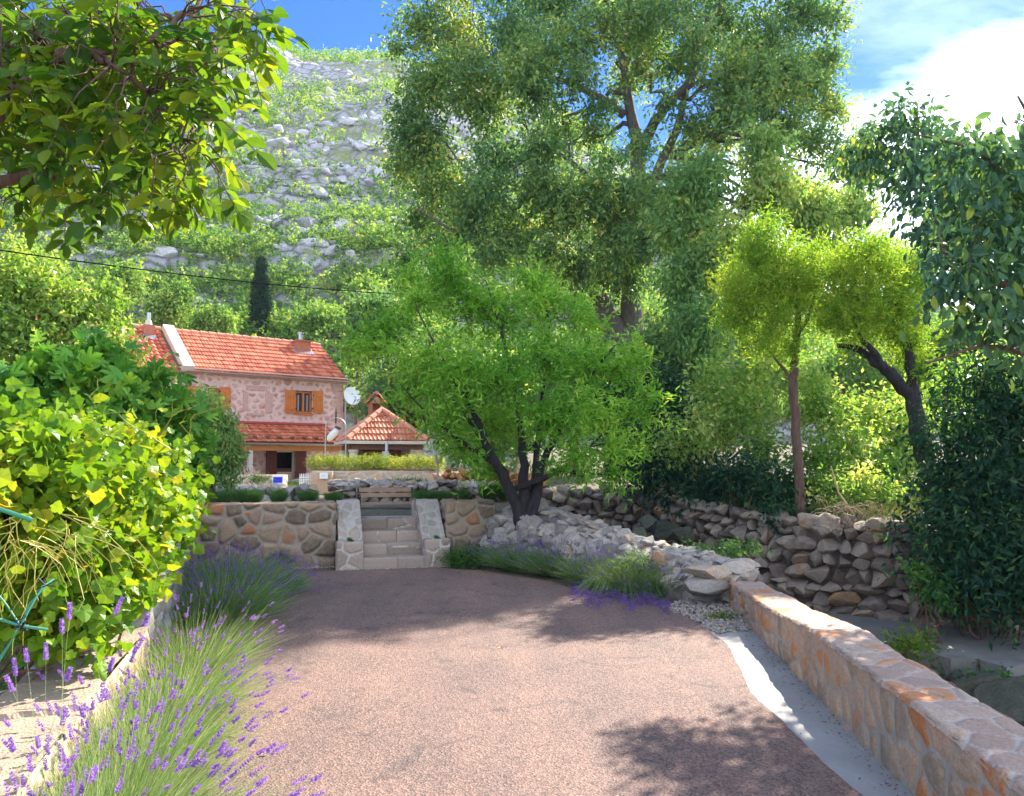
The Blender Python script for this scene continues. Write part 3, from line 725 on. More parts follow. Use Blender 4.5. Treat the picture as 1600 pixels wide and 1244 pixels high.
mp = N(t, 'ShaderNodeMapping', i={'Scale': (1, 1, 1.8)}); LK(t, tcx.outputs['Object'], mp.inputs[0]); LK(t, mp.outputs[0], vo.inputs['Vector'])
rk = ramp(t, n2, [(0.3, (0.32, 0.31, 0.32)), (0.55, (0.50, 0.48, 0.49)), (0.8, (0.64, 0.61, 0.59))])
rk = MIXC(t, ramp(t, vo.outputs['Distance'], [(0.02, 0.75), (0.12, 0.0)]), rk, (0.13, 0.13, 0.12))
gr = ramp(t, n3, [(0.3, (0.20, 0.27, 0.09)), (0.7, (0.42, 0.42, 0.18))])
mask = ramp(t, MATH(t, 'ADD', MATH(t, 'MULTIPLY', n1, .6), MATH(t, 'MULTIPLY', n2, .4)), [(0.40, 1.0), (0.48, 0.0)])
LK(t, MIXC(t, mask, rk, gr), b.inputs['Base Color']); b.inputs['Roughness'].default_value = .95
bump(t, b, MATH(t, 'ADD', vo.outputs['Distance'], n2), 1.2)
tag(mb.build('mountain', m), kind='structure')
rockc = [(515, 255, 150, 60), (450, 360, 130, 34), (90, 384, 90, 16), (500, 430, 60, 20), (240, 340, 120, 20), (330, 200, 60, 20), (700, 230, 90, 70), (190, 250, 90, 40)]
def rockiness(px, py):
    r = 0
    for cx_, cy_, sx_, sy_ in rockc: r = np.maximum(r, .92 * np.exp(-((px - cx_) / sx_) ** 2 - ((py - cy_) / sy_) ** 2))
    return r
# candidates spread evenly over the slope as seen
rng = np.random.default_rng(11)
yt = np.linspace(Y0 + 3, YR - 1, 500)
def slope_samples(n, amin=-.72, amax=.62):
    a = rng.uniform(amin, amax, n); u = rng.random(n); Y = np.empty(n)
    for k in range(n):
        zz = mz(np.full(12, a[k]), np.linspace(Y0 + 3, YR, 12), False); el = (zz - CH) / np.linspace(Y0 + 3, YR, 12)
        Y[k] = np.interp(el[0] + (el[-1] - el[0]) * u[k], el, np.linspace(Y0 + 3, YR, 12))
    return a, Y
a, Y = slope_samples(10000)
a = np.concatenate([a, rng.uniform(-.6, .3, 1600)]); Y = np.concatenate([Y, rng.uniform(150, 194, 1600)])
x = a * Y; z = mz(a, Y); px, py = PX(np.stack([x, Y, z], -1)); rk_ = rockiness(px, py)
clump = fbm(x * .055, Y * .055, 4, 21)
keep = rng.random(len(a)) < np.clip(1.0 - rk_ * 0.85, 0, 1) * np.clip((clump - .27) * 5, .2, 1)
x, Y2, z, rk2 = x[keep], Y[keep], z[keep], rk_[keep]
sz = rng.uniform(.45, 1.0, len(x)) ** 1.3 * 1.5 * np.interp(Y2, [45, 110, 190], [1.25, 1.35, 1.6])
order = np.argsort(Y2); 
near = order[:60]; far = order[60:]
for band, (lo, hi) in enumerate(((0, 75), (75, 115), (115, 155), (155, 400))):
    sel = [q for q in far if lo <= Y2[q] < hi]
    if not sel: continue
    B = [(x[q], Y2[q], z[q] + sz[q] * .45, sz[q], sz[q], sz[q] * .8) for q in sel]
    mb = MB(); L = (0.25, 0.30, 0.34, 0.40)[band]
    crown(mb, B, bvar=.16, n=int(sum(sz[q] ** 2 for q in sel) / L ** 2 * 3.6), L=L, wr=.7, tm=T_S, seed=60 + band, per=9, cs=L * 1.3, droop=.1, shell=.35, upb=.5, jit=.5)
    tag(mb.build('hillside_scrub', LF_HILL), kind='stuff')
# near shrubs stand alone
protos = []
for k in range(4):
    r0 = thing('hill_shrub', 'rounded green shrub on the lower limestone slope behind the house', 'shrub', (0, 0, -100), 0, 'shrubs dotted over the lower slope')
    mb = MB(); rr = np.random.default_rng(k)
    Bq = [(0, 0, .55, .8, .8, .6)] + [(rr.uniform(-.7, .7), rr.uniform(-.7, .7), rr.uniform(.4, 1.0), .45, .45, .4) for _ in range(4)]
    crown(mb, Bq, 950, .16, .6, T_S, 90 + k, 9, .3, .2, .4, .5)
    mb.build('crown', LF_HILL, r0, world=False)
    s = MB()
    for _ in range(5): s.tube([(0, 0, -.2), (rr.normal() * .2, rr.normal() * .2, .3), (rr.normal() * .5, rr.normal() * .5, .8)], [.05, .035, .01], 5)
    s.build('stem', M_BARKB, r0, world=False); protos.append(r0)
used = set()
for q in near:
    k = rng.integers(4); loc = (x[q], Y2[q], z[q]); s = sz[q] * 1.1
    if k not in used:
        used.add(k); protos[k].location = loc; protos[k].scale = (s, s, s); o_ = protos[k]
    else: o_ = dup(protos[k], loc, rng.random() * 6.28, s)
    sx_ = float(PX(np.array(loc))[0]); wd = 'small' if sz[q] < .7 else ('middling' if sz[q] < 1.0 else 'large')
    o_['label'] = wd + ' green slope shrub ' + ('high above the orchard tree at the far left' if sx_ < 150 else 'above the clay roof of the older house' if sx_ < 270 else 'above the red roof, left of the tall cypress' if sx_ < 400 else 'between the tall cypress and the great tree' if sx_ < 620 else 'glimpsed behind the great tree' if sx_ < 1050 else 'glimpsed behind the round trees')
# limestone boulders and scree
a, Y = slope_samples(6500, -.6, .35); xr = a * Y; zr = mz(a, Y); px, py = PX(np.stack([xr, Y, zr], -1)); rk_ = rockiness(px, py)
keep = rng.random(len(a)) < rk_ + .06
mb = MB()
for xx, yy, zz in zip(xr[keep], Y[keep], zr[keep]):
    s = rng.uniform(.5, 1.7) * (yy / 110) ** .6
    rock(mb, (xx, yy, zz + s * .1), (s * rng.uniform(1, 1.9), s * 1.2, s * rng.uniform(.5, 1.0)), rng, 2, .3)
m = mat_stone('hill_limestone', [(0, (0.36, 0.35, 0.37)), (.6, (.56, .54, .55)), (1, (.68, .65, .64))], (.4, .4, .4), .2, .9)
tag(mb.build('limestone_scree', m), kind='stuff')

# ------------------------------------------------------------------ stream bed
rng = np.random.default_rng(31)
mb = MB()
for _ in range(620):
    y = rng.uniform(3.5, 12.5); x0 = np.interp(y, [3.5, 9, 12.5], [2.5, 3.2, 1.9]); x = x0 + rng.uniform(0, 3.6)
    s = rng.uniform(.10, .42) * (1.3 if rng.random() < .12 else 1)
    if x > 3.9 and y > 8.7 - max(0, x - 5) * .1: continue
    rock(mb, (x, y, -1.0 + s * .15), (s * 1.3, s, s * .6), rng, 3, .25)
tag(mb.build('stream_stones', M_GREY), kind='stuff')
def slab(name, poly, z, th, mat):
    o = sheet(name, poly, z, mat, kind='structure', th=th, jag=0.10, seed=8); return o
q = lambda px, py, z=-0.62: tuple(G(px, py, z))[:2]
slab('concrete_ledge', [q(1290, 955), q(1320, 985), q(1352, 1000), q(1400, 1010), q(1440, 1020), q(1480, 1030), q(1530, 1028), q(1565, 1042), q(1620, 1036), (8.5, 7.4), (13, 6.6), (13, 8.9), (9, 9.9), (6.9, 10.5), (5.5, 11.4), (4.6, 12.2)], -0.62, 0.5, M_CONC2)
mb = MB(); rng = np.random.default_rng(5)
for px, py, s in ((1530, 1085, .85), (1590, 1110, .9), (1575, 1060, .4), (1500, 1070, .4), (1450, 1062, .35)):
    p = G(px, py, -0.85); rock(mb, p, (s, s * .8, s * .75), rng, 4, .3)
tag(mb.build('stream_boulders', M_MOSSR), 'dark rounded boulders in the stream bed beside the parapet', 'boulders', kind='stuff')
mb = MB()
for px, py, Y, s in ((1000, 838, 13.8, .4), (1035, 832, 14.0, .5), (1070, 838, 13.8, .4), (1010, 815, 14.8, .4)):
    rock(mb, P(px, py, Y), (s * 1.3, s, s * .85), rng, 4, .3)
tag(mb.build('pool_rocks', M_MOSSR), 'dark mossy rocks heaped beside the shaded pool', 'rocks', kind='stuff')

# ------------------------------------------------------------------ walls of the driveway
def off_line(pts, d):
    """the polyline shifted d to its right-hand side"""
    p = np.array(pts, float); t = nrm(np.gradient(p, axis=0)); return p + np.stack([t[:, 1], -t[:, 0]], 1) * d
# parapet
pr = thing('stone_parapet', 'low mortared parapet of orange and buff stones running along the right of the driveway', 'wall', (2.1, 5.5, 0))
pl = np.array(PARL); sl = np.concatenate([[0], np.cumsum(np.linalg.norm(np.diff(pl, axis=0), axis=1))]); PL = sl[-1]
back_ = off_line(PARL, 0.34)
ph = lambda u: np.interp(u, [0, sl[4], sl[5], sl[6]], [.44, .425, .32, .25]) + (fbm(u * 1.5, u * 0, 3, 3) - .5) * .03
def par_face(u, v):      # v 0..1 from the bottom to the top
    jx = (fbm(u * 3.2, u * 0 + 4, 4, 5) - .5) * .03 * v
    x = np.interp(u, sl, pl[:, 0]) + jx - .0 * v; y = np.interp(u, sl, pl[:, 1])
    return np.stack([x, y, -.05 + (ph(u) + .05) * v], 1), np.tile([-.995, .1, 0], (len(u), 1))
mb = MB(); masonry(mb, lambda u, v: par_face(u, v / .48), PL, .48, .016, .20, 5, .013, .018, .8, edge=False)
masonry(mb, lambda u, v: (np.stack([np.interp(u, sl, back_[:, 0]) + (fbm(u * 3, u * 0 + 8, 4, 6) - .5) * .07 * (v / .9), np.interp(u, sl, back_[:, 1]), -1.05 + (ph(u) + 1.05) * v / 1.3], 1), np.tile([.995, -.1, 0], (len(u), 1))), PL, 1.3, .05, .26, 8, .02, .04, 1.2, edge=False)
mb.build('wall_face', M_PAR, pr, smooth=True)
mb = MB()
def par_top(u, v):
    w = v / .34; jl = (fbm(u * 3.2, u * 0 + 4, 4, 5) - .5) * .03 + (fbm(u * 14, u * 0 + 4, 2, 5) - .5) * .012; jr = (fbm(u * 3, u * 0 + 8, 4, 6) - .5) * .09
    xl = np.interp(u, sl, pl[:, 0]) + jl - .016; yl = np.interp(u, sl, pl[:, 1])
    xr = np.interp(u, sl, back_[:, 0]) + jr * .6 + .012; yr = np.interp(u, sl, back_[:, 1])
    crownz = -.028 * (np.abs(2 * w - 1) ** 26)
    return np.stack([xl + (xr - xl) * w, yl + (yr - yl) * w, ph(u) + .004 + crownz], 1), np.tile([0, 0, 1.0], (len(u), 1))
masonry(mb, par_top, PL, .34, .012, .13, 15, .006, .010, 1.9, edge=False)
mb.build('coping', M_PART, pr, smooth=True)
# the far end: a squared pale stone and big rough stones around it
mb = MB(); rng = np.random.default_rng(7)
for px, py, Y, s in ((1162, 896, 9.2, (.42, .4, .2)), (1156, 880, 9.35, (.5, .4, .14)), (1150, 930, 9.25, (.3, .3, .3))): rock(mb, P(px, py, Y), s, rng, 4, .05, 0.1, .8)
mb.build('end_stone', M_CAP, pr)
# left boundary wall: low part with slab top, taller grey part
lw = thing('boundary_wall', 'low slab-topped stone wall beside the lavender, rising to a taller grey part under the vine', 'wall', (-2.5, 6, 0))
LL = np.array(LWL); ls_ = np.concatenate([[0], np.cumsum(np.linalg.norm(np.diff(LL, axis=0), axis=1))]); l6 = ls_[2]
lback = off_line(LWL, -0.42)
def lface(z1): return lambda u, v: (np.stack([np.interp(u, ls_, LL[:, 0]) , np.interp(u, ls_, LL[:, 1]), -.05 + (z1 + .05) * v], 1), np.tile([.95, .31, 0], (len(u), 1)))
mb = MB()
masonry(mb, lambda u, v: lface(.35)(u, v / .4), l6, .4, .03, .2, 21, .02, .03, 1.3)
masonry(mb, lambda u, v: (np.stack([np.interp(u, ls_, lback[:, 0]), np.interp(u, ls_, lback[:, 1]), -.2 + .55 * v / .4], 1), np.tile([-.95, -.31, 0], (len(u), 1))), l6, .4, .06, .2, 22, .02, .03, 1.3)
mb.build('low_wall', M_TAN, lw)
mb = MB()
def ltop(u, v):
    w = v / .42; j1 = (fbm(u * 3, u * 0, 3, 5) - .5) * .06; j2 = (fbm(u * 3, u * 0 + 3, 3, 5) - .5) * .08
    xl = np.interp(u, ls_, LL[:, 0]) + .02 + j1; xr = np.interp(u, ls_, lback[:, 0]) - .02 + j2
    return np.stack([xl + (xr - xl) * w, np.interp(u, ls_, LL[:, 1]) * (1 - w) + np.interp(u, ls_, lback[:, 1]) * w, .36 + 0 * u], 1), np.tile([0, 0, 1.0], (len(u), 1))
masonry(mb, ltop, l6, .42, .02, .40, 25, .02, .012, 1.8, edge=False)
mb.build('coping', M_FLAG, lw)
mb = MB()
Lt = ls_[-1] - l6
for (src, nx, fl) in ((LL, .95, 1), (lback, -.95, -1)):
    masonry(mb, (lambda src, nx: lambda u, v: (np.stack([np.interp(u + l6, ls_, src[:, 0]), np.interp(u + l6, ls_, src[:, 1]), -.2 + v], 1), np.tile([nx, nx * .33, 0], (len(u), 1))))(src, nx), Lt, 1.15, .045, .2, 31, .04, .05, 1.4)
masonry(mb, lambda u, v: (np.stack([np.interp(u + l6, ls_, LL[:, 0]) * (1 - v / .42) + np.interp(u + l6, ls_, lback[:, 0]) * v / .42, np.interp(u + l6, ls_, LL[:, 1]), .95 + 0 * u], 1), np.tile([0, 0, 1.0], (len(u), 1))), Lt, .42, .05, .25, 33, .03, .04, 1.2)
a0, a1 = LL[2], lback[2]
masonry(mb, plane_fn((a1[0], a1[1], -.2), ((a0 - a1)[0] / .42, (a0 - a1)[1] / .42, 0), (0, 0, 1)), .42, 1.15, .04, .2, 35, .02, .04, 1.2)
mb.build('tall_wall', M_GREY, lw)

# ------------------------------------------------------------------ terrace wall with the steps
tw_ = thing('terrace_wall', 'brown fieldstone terrace wall with pale mortar, left of the steps', 'wall', tuple(TW(-2, WV)))
mb = MB()
mblock(mb, [tuple(TW(-3.07, WV))[:2], tuple(TW(-.83, WV))[:2], tuple(TW(-.83, WV + WT))[:2], tuple(TW(-3.07, WV + WT))[:2]], -.05, WTOP, .016, .225, 41, .03, .03, 1.25)
mb.build('wall_face', M_WALLT, tw_, smooth=True)
tw2 = thing('terrace_wall', 'brown fieldstone terrace wall with rusty stones, between the steps and the almond tree', 'wall', tuple(TW(1.2, WV)))
mb = MB()
mblock(mb, [tuple(TW(.86, WV))[:2], tuple(TW(1.66, WV))[:2], tuple(TW(1.66, WV + WT))[:2], tuple(TW(.86, WV + WT))[:2]], -.05, WTOP, .016, .215, 57, .03, .03, 1.3)
mb.build('wall_face', M_WALLT, tw2, smooth=True)
sr = thing('garden_steps', 'four rough stone steps between sloping stone cheek walls up to the terrace', 'steps', tuple(TW(0, .2)))
for k in range(4):
    mb = MB(); rng = np.random.default_rng(k + 70)
    z1 = .17 * (k + 1); v0 = .28 * k; cuts = [-.455, rng.uniform(-.15, .15), .455] if k else [-.455, .05, .455]
    for a, b in zip(cuts[:-1], cuts[1:]):
        pts = [TW(a + .004, v0), TW(b - .004, v0), TW(b - .004, v0 + .34), TW(a + .004, v0 + .34)]
        mblock(mb, [tuple(p)[:2] for p in pts], z1 - .17, z1, .02, .6, 80 + k * 7 + int(a * 10), .008, .006, 3)
    mb.build('step', M_STEP, sr)
mb = MB()
pts = [TW(-.47, 1.1), TW(.46, 1.1), TW(.46, 2.9), TW(-1.2, 2.9), TW(-1.2, 1.36), TW(-.47, 1.36)]
mb.prism([Vector((p.x, p.y, .58)) for p in pts], (0, 0, .103))
mb.build('landing', M_CAP, sr)
for s, (t0, t1_) in ((-1, (-.84, -.46)), (1, (.46, .84))):
    mb = MB(); inn = t1_ - .06 if s < 0 else t0 + .06
    a, b = (t0, t1_) ; a2, b2 = (a + .05, b) if s < 0 else (a, b - .05)
    # pier
    mblock(mb, [tuple(TW(a, 0))[:2], tuple(TW(b, 0))[:2], tuple(TW(b, .2))[:2], tuple(TW(a, .2))[:2]], -.02, .41, .02, .3, 100 + s, .014, .02, 1.2)
    # cheek wall sides
    for tt, fl in ((a2, True), (b2, False)):
        o_ = TW(tt, .19); 
        def cf(u, v, o_=o_, fl=fl):
            top = .40 + .56 * np.clip(u / .66, 0, 1)
            return np.stack([o_.x - u * UY, o_.y + u * UX, v / .96 * top], 1), np.tile([-UX, -UY, 0] if fl else [UX, UY, 0], (len(u), 1))
        masonry(mb, cf, 1.15, .96, .025, .24, 104 + s, .012, .02, 1.3)
    o_ = TW(a2, 1.34)
    masonry(mb, plane_fn((o_.x, o_.y, 0), (UX, UY, 0), (0, 0, 1), True), b2 - a2, .96, .03, .3, 109, .01, .02, 1.2)
    mb.build('cheek_wall', M_STEP, sr)
    mb = MB(); o_ = TW(a2 - .012, .18)
    def ct(u, v, o_=o_):
        z = .405 + .565 * np.clip(u / .66, 0, 1)
        return np.stack([o_.x + v * UX - u * UY, o_.y + v * UY + u * UX, z], 1), np.tile([UY * .6, -UX * .6, .78], (len(u), 1))
    masonry(mb, ct, 1.16, b2 - a2 + .024, .018, .15, 113 + s, .012, .018, 1.1, edge=False)
    mb.build('coping', M_CAP, sr)
    mb = MB()   # tuft of moss on the pier
    rng = np.random.default_rng(9); c = TW((a + b) / 2 + .02, .08, .43)
    crown(mb, [(c.x, c.y, c.z, .004, .004, .002)], 260, .022, .5, T_S, 5, 260, .06, .1)
    mb.build('moss', LF_WEED, sr)

# ------------------------------------------------------------------ dry stone walls
def fp(px, py, Y): p = P(px, py, Y); return p.x, p.y, p.z
def dw(name, label, rows, mat, **kw):
    """rows: (px, py_top, Y, zbottom)"""
    pts = []
    for px, pyt, Y, zb in rows:
        p = P(px, pyt, Y); pts.append((p.x, p.y, zb, p.z))
    return drywall(name, label, pts, mat, **kw)
dw('dry_stone_wall', 'knee-high dry wall of rounded grey stones behind the left row of rosemary', [(300, 766, 14.3, .62), (345, 763, 14.4, .62), (430, 761, 14.6, .62), (492, 766, 14.8, .62)], M_GREY, rs=(.14, .30), seed=3, side=-1)
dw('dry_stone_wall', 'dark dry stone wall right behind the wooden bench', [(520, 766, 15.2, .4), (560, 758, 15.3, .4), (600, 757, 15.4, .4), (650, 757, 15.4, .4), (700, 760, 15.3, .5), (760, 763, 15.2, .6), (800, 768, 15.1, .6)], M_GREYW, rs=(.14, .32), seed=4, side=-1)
# pale rubble ridge on top of it, right part
mb = MB(); rng = np.random.default_rng(12)
for _ in range(420):
    px = rng.uniform(528, 800); y = rng.uniform(15.4, 17.4); p = P(px, 0, y)
    s = rng.uniform(.07, .24); zt = 1.14 + (y - 15.4) * .02 - max(0, px - 700) * .0006 + rng.normal() * .02
    rock(mb, (p.x, y, zt - s * .25), (s * 1.35, s, s * .6), rng, 2, .25)
tag(mb.build('rubble', M_RUB), kind='stuff')
# old retaining wall beyond the stream
OW = [(6.6, 10.35, -.68, .66), (5.4, 11.1, -.68, .70), (4.2, 12.3, -.68, .72), (3.45, 13.5, -.6, .80), (2.95, 14.5, -.5, 1.0), (2.75, 15.1, -.4, 1.15)]
OWL = [(14, 8.2, -.68, .8), (11, 9.0, -.68, .75), (8.8, 9.7, -.68, .7)] + [OW[0]]
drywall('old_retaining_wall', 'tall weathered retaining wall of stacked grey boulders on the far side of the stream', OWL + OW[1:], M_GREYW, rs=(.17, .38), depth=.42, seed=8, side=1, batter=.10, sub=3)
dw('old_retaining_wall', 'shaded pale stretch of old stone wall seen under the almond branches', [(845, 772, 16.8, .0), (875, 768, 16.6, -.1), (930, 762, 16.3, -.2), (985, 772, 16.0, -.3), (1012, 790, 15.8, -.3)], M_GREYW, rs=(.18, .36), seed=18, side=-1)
# rubble bank from the almond tree down to the parapet
rng = np.random.default_rng(22)
BK = [(.10, 12.95, 1.02, .75), (1.07, 11.83, .74, .62), (1.67, 10.86, .57, .5), (2.27, 9.88, .46, .42), (2.72, 9.25, .38, .36)]
bp = np.array(BK); bs = np.concatenate([[0], np.cumsum(np.linalg.norm(np.diff(bp[:, :2], axis=0), axis=1))])
mb = MB(); us = np.linspace(0, bs[-1], 24); V = []
for u in us:
    x, y, h, w = [np.interp(u, bs, bp[:, k]) for k in range(4)]
    for o_, zz in ((-w * .95, -.05), (-w * .55, h * .72), (-w * .1, h * .92), (w * .35, h * .85), (w * .9, -.8)):
        V.append((x + o_ * .85, y + o_ * .52, zz))
iv = np.arange(len(V)).reshape(24, 5)
mb.add(V, np.stack([iv[:-1, :-1], iv[1:, :-1], iv[1:, 1:], iv[:-1, 1:]], -1).reshape(-1, 4)[:, ::-1], (.1, 0, 0))
for _ in range(760):
    u = rng.random() * bs[-1]; x, y, h, w = [np.interp(u, bs, bp[:, k]) for k in range(4)]
    o_ = rng.uniform(-1, .8); zz = np.interp(o_, [-1, -.55, -.1, .35, .9], [0.02, .66 * h, .95 * h, .86 * h, -.7])
    big = o_ < -.45
    s = rng.uniform(.16, .38) if big else rng.uniform(.08, .26)
    rock(mb, (x + o_ * w * .85, y + o_ * w * .52, zz), (s * 1.35, s, s * (.85 if big else .5)), rng, 3, .3)
mb2 = mb.build('rubble_bank', M_RUB)
tag(mb2, 'sloping bank of pale broken stones descending from the almond tree to the parapet', 'stone bank')
for k, (px, py, Y, s, lab) in enumerate(((1108, 893, 9.0, (.62, .45, .22), 'long flat-topped stone capping the end of the rubble bank'), (1098, 914, 8.95, (.62, .45, .26), 'square buff stone at the foot of the bank, under the long capping stone'),
        (1148, 885, 9.15, (.42, .4, .17), 'tilted pale stone lying between the capping stone and the parapet'))):
    mb = MB(); rr = np.random.default_rng(40 + k); rock(mb, P(px, py, Y), s, rr, 4, .07, .1 * k, (.85, .4, .7)[k])
    tag(mb.build('boulder', M_RUB), lab, 'boulder')

# ================================================================== THE HOUSE
HT = R(39)
HC = P(283, 575, 30); Z0 = 0.85
hx, hy = math.cos(HT), math.sin(HT)
def HL(u, y, z): return Vector((HC.x + u * hx - y * hy, HC.y + u * hy + y * hx, Z0 + z))
def hp(px, py, y0):
    """pixel -> (u, z) on the plane local y = y0"""
    d = P(px, py, 1.0) - Vector((0, 0, CH)); o = Vector((-HC.x, -HC.y, CH - Z0))
    ly = -o.x * hy + o.y * hx; dy = -d.x * hy + d.y * hx
    t = (y0 - ly) / dy; lx = o.x * hx + o.y * hy; dx = d.x * hx + d.y * hy
    return lx + t * dx, o.z + t * d.z
HW = hp(537, 597, 0)[0]; EZ = hp(283, 577, 0)[1]; RD = 2.7
RZ = (hp(262, 521, RD)[1] + hp(505, 541, RD)[1]) / 2
SL = math.hypot(RZ - EZ, RD); SV = (0, RD / SL, (RZ - EZ) / SL)
house = thing('stone_house', 'pink stone house with red tiled roofs and orange wooden shutters', 'house', tuple(HL(0, 0, 0)), HT)
def hb(mb, name, mat, par=house, **kw): return mb.build(name, mat, par, world=False, **kw)
rng = np.random.default_rng(2)
wins = []
for (a, b, c, d) in ((325, 342, 607, 640), (462, 487, 611, 646)):
    u0, z1 = hp(a, c, 0); u1, z0 = hp(b, d, 0)
    if a == 325: z0 = z1 - .95; 
    wins.append([u0, u1, z0, z1])
u0, z1 = hp(431, 704, 0); u1, z0 = hp(460, 740, 0)
wins.append([u0, u1, z0, z1])
def hole(u, v):
    h = np.zeros(len(u), bool)
    for a, b, c, d in wins: h |= (u > a) & (u < b) & (v > c) & (v < d)
    return h
mb = MB()
masonry(mb, plane_fn((0, 0, 0), (1, 0, 0), (0, 0, 1)), HW, EZ, .035, .24, 3, .03, .085, 1.35, hole=hole)
masonry(mb, plane_fn((HW, 0, 0), (0, 1, 0), (0, 0, 1)), 5.4, EZ, .12, .26, 5, .02, .07, 1.35)
masonry(mb, plane_fn((0, 5.4, 0), (1, 0, 0), (0, 0, 1), True), HW, EZ, .15, .26, 6, .02, .07, 1.35)
for uu in (0.02, HW - .02): mb.add([(uu, 0, EZ - .02), (uu, 5.4, EZ - .02), (uu, RD, RZ - .05)], [(0, 1, 2)], (.4, .6, .4))
hb(mb, 'wall', M_HOUSE)
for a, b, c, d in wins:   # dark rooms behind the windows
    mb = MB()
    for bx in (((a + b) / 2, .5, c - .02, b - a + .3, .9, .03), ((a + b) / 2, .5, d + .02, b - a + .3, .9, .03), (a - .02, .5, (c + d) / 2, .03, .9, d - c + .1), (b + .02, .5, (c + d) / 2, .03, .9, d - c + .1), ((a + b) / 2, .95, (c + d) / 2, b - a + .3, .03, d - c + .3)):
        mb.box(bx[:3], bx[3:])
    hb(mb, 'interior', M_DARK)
for k, (a, b, c, d) in enumerate(wins):
    mb = MB(); fw = .07; mid = (a + b) / 2; ym = .10
    wood = M_WOOD if k < 2 else M_CREAM
    mb.box((a + fw / 2, ym, (c + d) / 2), (fw, .08, d - c)); mb.box((b - fw / 2, ym, (c + d) / 2), (fw, .08, d - c))
    mb.box((mid, ym, d - fw / 2), (b - a - 2 * fw, .08, fw)); mb.box((mid, ym, c + fw / 2), (b - a - 2 * fw, .08, fw))
    if k < 2:
        mb.box((mid, ym - .01, (c + d) / 2), (.08, .08, d - c - 2 * fw)); mb.box((mid, -.015, c - .05), (b - a + .1, .12, .06))
    w = hb(mb, 'window', wood)
    if k < 2:
        g = MB(); g.box((mid, ym + .02, (c + d) / 2), (b - a - 2 * fw, .01, d - c - 2 * fw)); g.build('pane', M_GLASS, w, world=False)
        g = MB()
        for s in (-1, 1): g.box((mid + s * (b - a) * .27, ym + .008, (c + d) / 2 - .02), (.07, .006, d - c - 2 * fw - .1))
        g.build('curtain', M_CURT, w, world=False)
    else:
        g = MB(); g.box((mid, ym + .04, c + .12), (b - a - 2 * fw, .03, .2)); g.build('panel', M_WOODR, w, world=False)
def shutter(u0, u1, z0, z1, mat, dz=0):
    mb = MB(); w = u1 - u0; y = -.06
    n = 4
    for q in range(n): mb.box((u0 + w * (q + .5) / n, y, (z0 + z1) / 2), (w / n - .008, .035, z1 - z0))
    for zz in (z0 + (z1 - z0) * .2, z0 + (z1 - z0) * .8): mb.box(((u0 + u1) / 2, y - .028, zz), (w - .02, .024, .09))
    s = hb(mb, 'shutter', mat)
    for zz in (z0 + (z1 - z0) * .2, z0 + (z1 - z0) * .8): MB().box((u1 if u0 < wins[dz][0] else u0, y - .02, zz), (.05, .05, .05)).build('hinge', M_IRON, s, world=False)
for px0, px1, pya, pyb, k in ((293, 309, 603, 636, 0), (343, 359, 605, 638, 0), (445, 460.5, 610, 646, 1), (488.5, 503.5, 611, 646, 1)):
    a, z1 = hp(px0, pya, 0); b, z0 = hp(px1, pyb, 0); z1 = hp((px0 + px1) / 2, pya, 0)[1]
    shutter(a, b, min(z0, z1 - .9) if k == 0 else z0, z1, M_WOOD, k)
for px0, px1 in ((415, 430.5), (461, 477)):
    a, z1 = hp(px0, 704, 0); b, z0 = hp(px1, 748, 0); shutter(a, b, max(.05, z0), z1, M_WOODR, 2)
mb = MB(); a, b, c, d = wins[2]; mb.box(((a + b) / 2, -.01, d + .08), (b - a + .15, .1, .14)); mb.box((a - .04, -.01, (c + d) / 2), (.08, .07, d - c)); mb.box((b + .04, -.01, (c + d) / 2), (.08, .07, d - c))
hb(mb, 'surround', M_CREAM)
# big lintel and quoin stones of the upper wall
for k in (0, 1):
    a, b, c, d = wins[k]; hb(MB().box(((a + b) / 2, -.012, d + .14), (b - a + .3, .05, .22)), 'lintel', M_HOUSE)
for px0, px1, pya, pyb in ((380, 387, 612, 642), (415, 425, 614, 645), (385, 417, 602, 611), (385, 412, 645, 650)):
    a, z1 = hp(px0, pya, 0); b, z0 = hp(px1, pyb, 0); hb(MB().box(((a + b) / 2, -.008, (z0 + z1) / 2), (b - a, .05, z1 - z0), col=(.55, 0, .5)), 'dressed_stone', M_HOUSE)
for q in range(9):
    mb = MB(); z = EZ - .35 - q * .33; mb.box((HW - (.2 if q % 2 else .3), -.006, z), (.36 if q % 2 else .56, .05, .28), col=(rng.random(), 0, .5)); 
    if q < 8: hb(MB().box((.28, -.006, z), (.5 if q % 2 else .34, .05, .26), col=(rng.random(), 0, .5)), 'quoin', M_HOUSE)
    hb(mb, 'quoin', M_HOUSE)
mb = MB(); mb.box((HW / 2, -.05, EZ - .05), (HW + .1, .16, .16)); mb.box((HW / 2, -.10, EZ + .06), (HW + .2, .26, .05))
hb(mb, 'cornice', M_PLAST)
